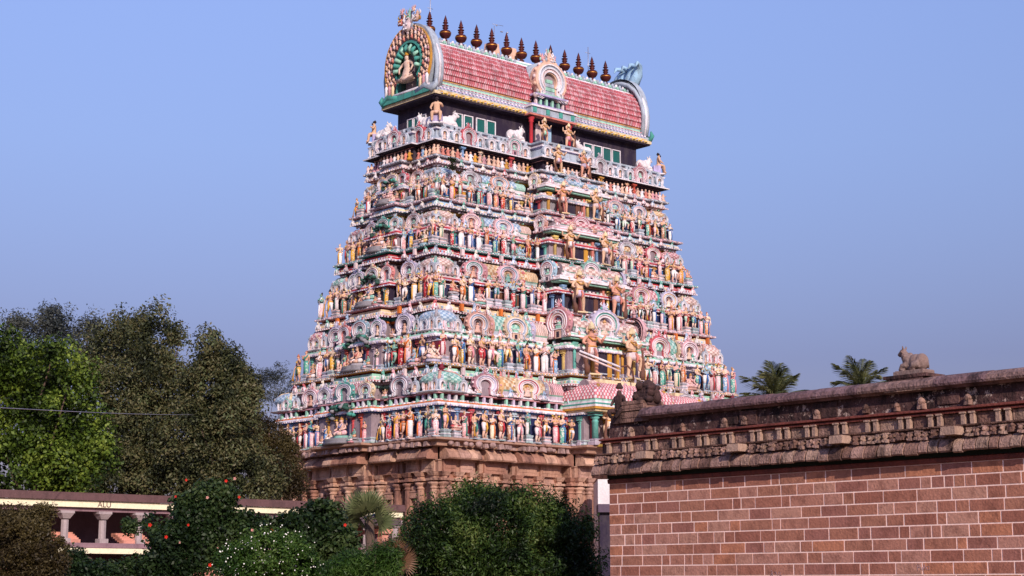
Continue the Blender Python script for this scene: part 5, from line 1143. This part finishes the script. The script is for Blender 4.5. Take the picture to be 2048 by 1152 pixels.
def tree(label, dist, blobs_px, n, per, size, lm, cat='tree', name='leafy_tree', trunk=None, cr=(.35, .7), asp=.45, up=.3, shell=.75, group=None, flat=1.0, branches=7):
    """blobs_px: [(px, py, rx_px, ry_px)]"""
    k = dist / 3417.55; bl = []
    sh_ = .55 * (cr[0] + cr[1]) / 2 / k
    for (px, py, rx, ry) in blobs_px:
        if cat == 'bush': rx, ry = max(rx - sh_, rx * .45), max(ry - sh_, ry * .45)
        q = W2(px, py, dist); bl.append((q.x, q.y + jit(.6), q.z, rx * k, max(rx, ry) * k * .8, ry * k))
    cx = sum(b[0] for b in bl) / len(bl); base_ = Vector((cx if trunk is None else W2(trunk, 1000, dist).x, dist, 0))
    root = empty(name, base_, 0, label, cat, group)
    bl = [(b[0] - base_.x, b[1] - base_.y, b[2], b[3], b[4], b[5]) for b in bl]
    cs, rs = clumps(bl, n, cr, shell); leaves(cs, rs, per, size, lm, 'crown', root, asp, up, flat)
    m = MB(); zt_ = max(b[2] for b in bl); r0 = (.22 if dist < 120 else .1) if zt_ > 5 else .08
    m.tube([(0, 0, -.1), (jit(.2), jit(.2), zt_ * .35), (jit(.4), jit(.3), zt_ * .65)], [r0, r0 * .75, r0 * .4], 0, 8); m.build('trunk', [BARK], root)
    m = MB()
    for _ in range(branches):
        c_ = cs[NP.randint(len(cs))]; z_ = min(zt_ * (.3 + .3 * rnd.random()), c_[2] * .8); m.tube([(0, 0, z_), (c_[0] * .5 + jit(.2), c_[1] * .5, (z_ + c_[2]) / 2 + .2), tuple(c_)], [r0 * .45, r0 * .3, r0 * .1], 0, 6)
    m.build('limbs', [BARK], root)
    return root, cs
G_BRIGHT = leafmat('bright_olive_leaves', ['121a0a', '263610', '42561a', '60742a', '86963e'], .25)
G_OLIVE = leafmat('dark_olive_leaves', ['20241a', '363c28', '505434', '6a6244', '5c6644'], .2)
G_GREY = leafmat('grey_green_leaves', ['2a2e30', '3a4040', '4c504c', '5a5c54'], .2)
G_BROWN = leafmat('brown_green_leaves', ['241c12', '382e1c', '4a4024', '5a5030'], .2)
G_DEEP = leafmat('deep_green_leaves', ['0e180a', '1a2a10', '2a3e18', '3e5422', '64703a'], .2)
G_HIB = leafmat('hibiscus_leaves', ['0e180a', '1a2a12', '2a3c1c', '44522c'], .2)
G_FRESH = leafmat('fresh_green_leaves', ['16280c', '263f14', '3a561e', '587034'], .25)
tree('bright green broad-leaved tree at the far left edge', 76, [(20, 800, 150, 110), (90, 760, 90, 75), (125, 880, 80, 90), (50, 900, 120, 85), (0, 725, 80, 50), (150, 930, 60, 55), (40, 960, 120, 60)], 260, 200, .19, G_BRIGHT, trunk=40, cr=(.4, 1.0), asp=.6, shell=.92)
tree('greyish feathery tree rising behind the bright green one', 104, [(60, 680, 55, 50), (130, 665, 60, 50), (30, 640, 35, 18), (175, 650, 40, 30), (110, 625, 40, 15), (210, 720, 60, 60), (60, 760, 80, 60)], 300, 90, .2, G_GREY, trunk=110, cr=(.3, .8), shell=.4, asp=.35)
tree('tall dark rounded tree, highest of the left group', 90, [(265, 740, 100, 85), (230, 800, 110, 110), (325, 710, 45, 60), (285, 650, 50, 32), (220, 665, 40, 30), (335, 840, 90, 120), (240, 920, 110, 90), (330, 940, 90, 60), (200, 960, 70, 50)], 400, 210, .19, G_OLIVE, trunk=270, cr=(.4, 1.15), asp=.45, shell=.9)
tree('pointed dark tree between the rounded tree and the tower', 88, [(425, 700, 28, 45), (432, 740, 50, 50), (440, 800, 75, 70), (462, 850, 50, 75), (400, 880, 80, 90), (492, 790, 15, 25), (430, 960, 90, 50), (505, 950, 50, 50), (460, 730, 20, 30)], 340, 190, .19, G_OLIVE, trunk=440, cr=(.35, 1.0), asp=.45, shell=.9)
tree('thin twiggy grey tree in front of the lower left corner of the tower', 95, [(556, 900, 25, 40), (570, 950, 32, 40), (520, 900, 25, 45), (530, 960, 45, 40), (590, 970, 22, 28), (572, 905, 22, 30), (535, 880, 32, 38), (500, 860, 35, 50), (490, 800, 20, 35)], 420, 90, .16, G_BROWN, trunk=560, cr=(.3, .7), asp=.3)
tree('pale wispy tree against the sky left of the tower', 130, [(550, 750, 28, 25), (520, 775, 40, 35), (570, 785, 28, 35), (480, 790, 40, 40)], 150, 60, .2, G_GREY, trunk=505, cr=(.3, .8), asp=.25, shell=.2)
for i_ in range(1):                                   # far wood closing the view low down
    bl_ = []; root = empty('distant_wood', (-28, 150, 0), 0, 'dark distant wood seen through gaps under the near trees', 'wood')
    cs = [(x_ + jit(1.5), jit(3), .8 + 7.2 * rnd.random() ** .8) for x_ in np.linspace(-24, 18, 420)]; tag(leaves(cs, [1.5] * len(cs), 60, .55, G_OLIVE, 'far_foliage', root, .6), kind='stuff')
tree('brownish bush in the bottom left corner', 44, [(40, 1080, 70, 60), (95, 1115, 50, 55), (20, 1035, 50, 30), (85, 1040, 35, 35), (40, 1130, 100, 50)], 330, 130, .085, G_BROWN, 'bush', 'bush', cr=(.12, .3), asp=.4)
hib, hc_ = tree('hibiscus bush with red flowers before the gallery', 46, [(400, 1060, 70, 70), (430, 1005, 48, 45), (335, 1090, 42, 45), (290, 1135, 60, 30), (372, 1010, 32, 30), (480, 1065, 50, 45), (345, 1135, 80, 35), (300, 1045, 22, 22)], 420, 110, .11, G_HIB, 'bush', 'hibiscus_bush', cr=(.18, .42), asp=.65)
FR = mat('red_petal', 'd0281c', grime=0, bump=0); FW = mat('white_petal', 'f0ece4', grime=0, bump=0); FP_ = mat('pink_petal', 'd8988e', grime=0, bump=0)
def flower(mname, s, n, m_):
    m = MB()
    for i in range(n):
        q = 2 * math.pi * i / n; m.add([(0, 0, 0), (s * math.cos(q - .5) * .7, -s * .2, s * math.sin(q - .5) * .7), (s * math.cos(q), -s * .45, s * math.sin(q)), (s * math.cos(q + .5) * .7, -s * .2, s * math.sin(q + .5) * .7)], [(0, 1, 2, 3)])
    m.tube([(0, 0, 0), (0, -s * .8, .1 * s)], [.1 * s, .06 * s], 0, 5); return m.mesh(mname, [m_])
FRm, FPm = flower('flower', .07, 5, FR), flower('flower', .06, 5, FP_)
for px, py in ((372, 960), (470, 957), (452, 962), (352, 993), (415, 995), (478, 994), (376, 1050), (436, 1095), (505, 1060), (360, 1085), (300, 1050), (545, 1060), (690, 1050), (420, 1130), (332, 1074)):
    q = W2(px, py, 44.6) - hib.location; o = put(FRm if rnd.random() < .75 else FPm, 'flower', hib, q, jit(.6), .45 + rnd.random() * .45)
jas, jc = tree('fresh green bush sprinkled with small white flowers', 40, [(540, 1115, 95, 55), (500, 1140, 70, 45), (600, 1150, 60, 45), (470, 1120, 50, 40)], 240, 130, .085, G_FRESH, 'bush', 'flowering_bush', cr=(.12, .3), asp=.4)
m = MB()
for _ in range(330):
    c_ = jc[NP.randint(len(jc))]; p_ = Vector(c_) + Vector((jit(.3), -.25 + jit(.25), jit(.3)))
    s_ = .009 + rnd.random() * .012; m.ell(p_, (s_, s_, s_), 0, 5, 3)
tag(m.build('white_flowers', [FW], jas), kind='stuff')
tree('leafy shrub with a thin stem left of the fan palm', 50, [(640, 1045, 48, 50), (600, 1065, 50, 45), (680, 1090, 45, 45), (620, 1110, 60, 45), (560, 1062, 45, 30), (520, 1060, 30, 30)], 220, 110, .14, G_HIB, 'bush', 'leafy_shrub', cr=(.18, .4), asp=.6, trunk=648)
tree('grassy low bush below the fan palm', 42, [(720, 1130, 60, 35), (770, 1120, 40, 45), (680, 1145, 50, 30)], 160, 110, .13, G_FRESH, 'bush', 'low_bush', cr=(.14, .3), asp=.16)
tree('large dense dark green bush in front of the tower base', 66, [(1000, 1080, 160, 110), (900, 1090, 110, 95), (1110, 1090, 95, 90), (960, 1010, 80, 45), (1060, 1020, 80, 45), (830, 1110, 65, 75), (800, 1135, 40, 45), (1160, 1120, 50, 60), (1000, 1140, 150, 60)], 520, 220, .16, G_DEEP, 'bush', 'large_bush', shell=.92, cr=(.3, .8), asp=.35, trunk=1000)
tree('thin mixed undergrowth below the gallery', 56, [(200, 1145, 70, 22), (150, 1125, 30, 30), (258, 1050, 14, 18)], 120, 100, .12, G_HIB, 'bush', 'undergrowth_bush', cr=(.2, .4), asp=.5)
# palms: fronds with leaflets
def frond_mesh(L, fan, lm, n=34, droop=.42):
    m = MB()
    if fan:
        n = 15
        for i in range(n):
            q = R(-75) + R(150) * i / (n - 1); d = Vector((math.sin(q), 0, math.cos(q))); e = Vector((math.cos(q), 0, -math.sin(q))) * .05 * L
            m.add([d * .05 * L - e * .3, d * .5 * L - e, d * L + Vector((0, -.12 * L * rnd.random(), 0)), d * .5 * L + e, d * .05 * L + e * .3], [(0, 1, 2, 3, 4)])
        m.tube([(0, 0, -.7 * L), (0, 0, .08 * L)], .02 * L, 0, 5)
    else:
        pts = [Vector((L * t, 0, L * (.32 * t - droop * t * t))) for t in [i / 12 for i in range(13)]]
        m.tube(pts, [.02 * L * (1 - .8 * i / 12) for i in range(13)], 0, 5)
        for i in range(n * 2):
            t = .1 + .9 * (i // 2) / n; sgn = 1 if i % 2 else -1; k = min(int(t * 12), 11); p_ = pts[k].lerp(pts[k + 1], t * 12 - k)
            l_ = L * .36 * math.sin(min(1, t * 1.0) * math.pi * .85 + .35) + .04; d = Vector((.55, sgn * .8, -.25 + jit(.15))).normalized() * l_; w_ = Vector((.009 * L, 0, 0.004))
            m.add([p_ - w_, p_ + w_, p_ + d * .6 + w_ + Vector((0, 0, -.05 * l_)), p_ + d + Vector((0, 0, -.3 * l_)), p_ + d * .6 - w_], [(0, 1, 2, 3, 4)])
    return m.mesh('frond', [lm])
PALM_G = leafmat('palm_leaves', ['3a4230', '525838', '6a6c44', '86845a'], .3); FAN_G = leafmat('fan_palm_leaves', ['2c3620', '404a2c', '5a6240', '727650'], .2)
def palm(label, x, y, ztop, L, nf, lm, fan=False, angs=None):
    root = empty('fan_palm' if fan else 'coconut_palm', (x, y, 0), 0, label, 'palm tree')
    m = MB(); m.tube([(0, 0, -.1), (.15, 0, ztop * .5), (0, 0, ztop)], [.28, .2, .16], 0, 9); m.build('trunk', [BARK], root)
    fm_ = frond_mesh(L, fan, lm)
    for i in range(nf):
        o = put(fm_, 'frond', root, (0, 0, ztop)); az = 2 * math.pi * i / nf + jit(.25)
        if fan:
            el_ = R(8 + 95 * ((i * .618) % 1)); o.rotation_euler = (0, el_, az); o.location = Vector((math.cos(az) * math.sin(el_), math.sin(az) * math.sin(el_), math.cos(el_))) * L * (.35 + .5 * rnd.random()) + Vector((0, 0, ztop)); o.rotation_euler = (Matrix.Rotation(az, 3, 'Z') @ Matrix.Rotation(el_, 3, 'Y') @ Matrix.Rotation(jit(1.4), 3, 'Z') @ Matrix.Rotation(jit(.5), 3, 'X')).to_euler(); o.scale = (.8 + rnd.random() * .45,) * 3
        else:
            o.rotation_euler = (Matrix.Rotation(az, 3, 'Z') @ Matrix.Rotation(-R(8 + 80 * ((i * .618) % 1)), 3, 'Y')).to_euler(); s_ = .8 + rnd.random() * .3; o.scale = (s_,) * 3
    return root
q = W2(1552, 800, 120); palm('coconut palm crown showing above the wall next to the tower', q.x, q.y, q.z - .2, 3.1, 24, PALM_G)
q = W2(1722, 775, 128); palm('smaller coconut palm crown above the wall near the stone bull', q.x, q.y, q.z - .5, 2.9, 18, PALM_G)
q = W2(738, 1035, 60); palm('fan palm with stiff grey-green fronds in front of the granite base', q.x, q.y, q.z - .1, .72, 22, FAN_G, True)
q = W2(790, 1125, 43); palm('small browning fan palm at the bottom beside the big bush', q.x, q.y, q.z, .4, 18, leafmat('dry_palm_leaves', ['4a3a2c', '6a4c38', '80604a'], .2), True)
# sprig growing on the tower
sp = empty('wild_shrub', tw(-11.0, -5.25, 29.7), 0, 'small green shrub sprouting from a ledge high on the tower', 'plant')
cs = [(jit(.2), jit(.15), .5 + jit(.35)) for _ in range(14)]; leaves(cs, [.2] * 14, 40, .12, G_DEEP, 'leaves', sp, .5)
m = MB(); m.tube([(0, 0, 0), (0, 0, .5)], .02, 0, 5); m.build('stem', [BARK], sp)
# overhead wire
m = MB(); pts = []
for i in range(25):
    t = i / 24; a_ = W2(-60, 812, 55); b_ = W2(560, 823, 112); p_ = a_.lerp(b_, t); p_.z -= .25 * math.sin(math.pi * t); pts.append(p_)
m.tube(pts, .013, 0, 4); tag(m.build('overhead_wire', [METAL]), 'thin pale overhead wire crossing the trees to the tower', 'wire')
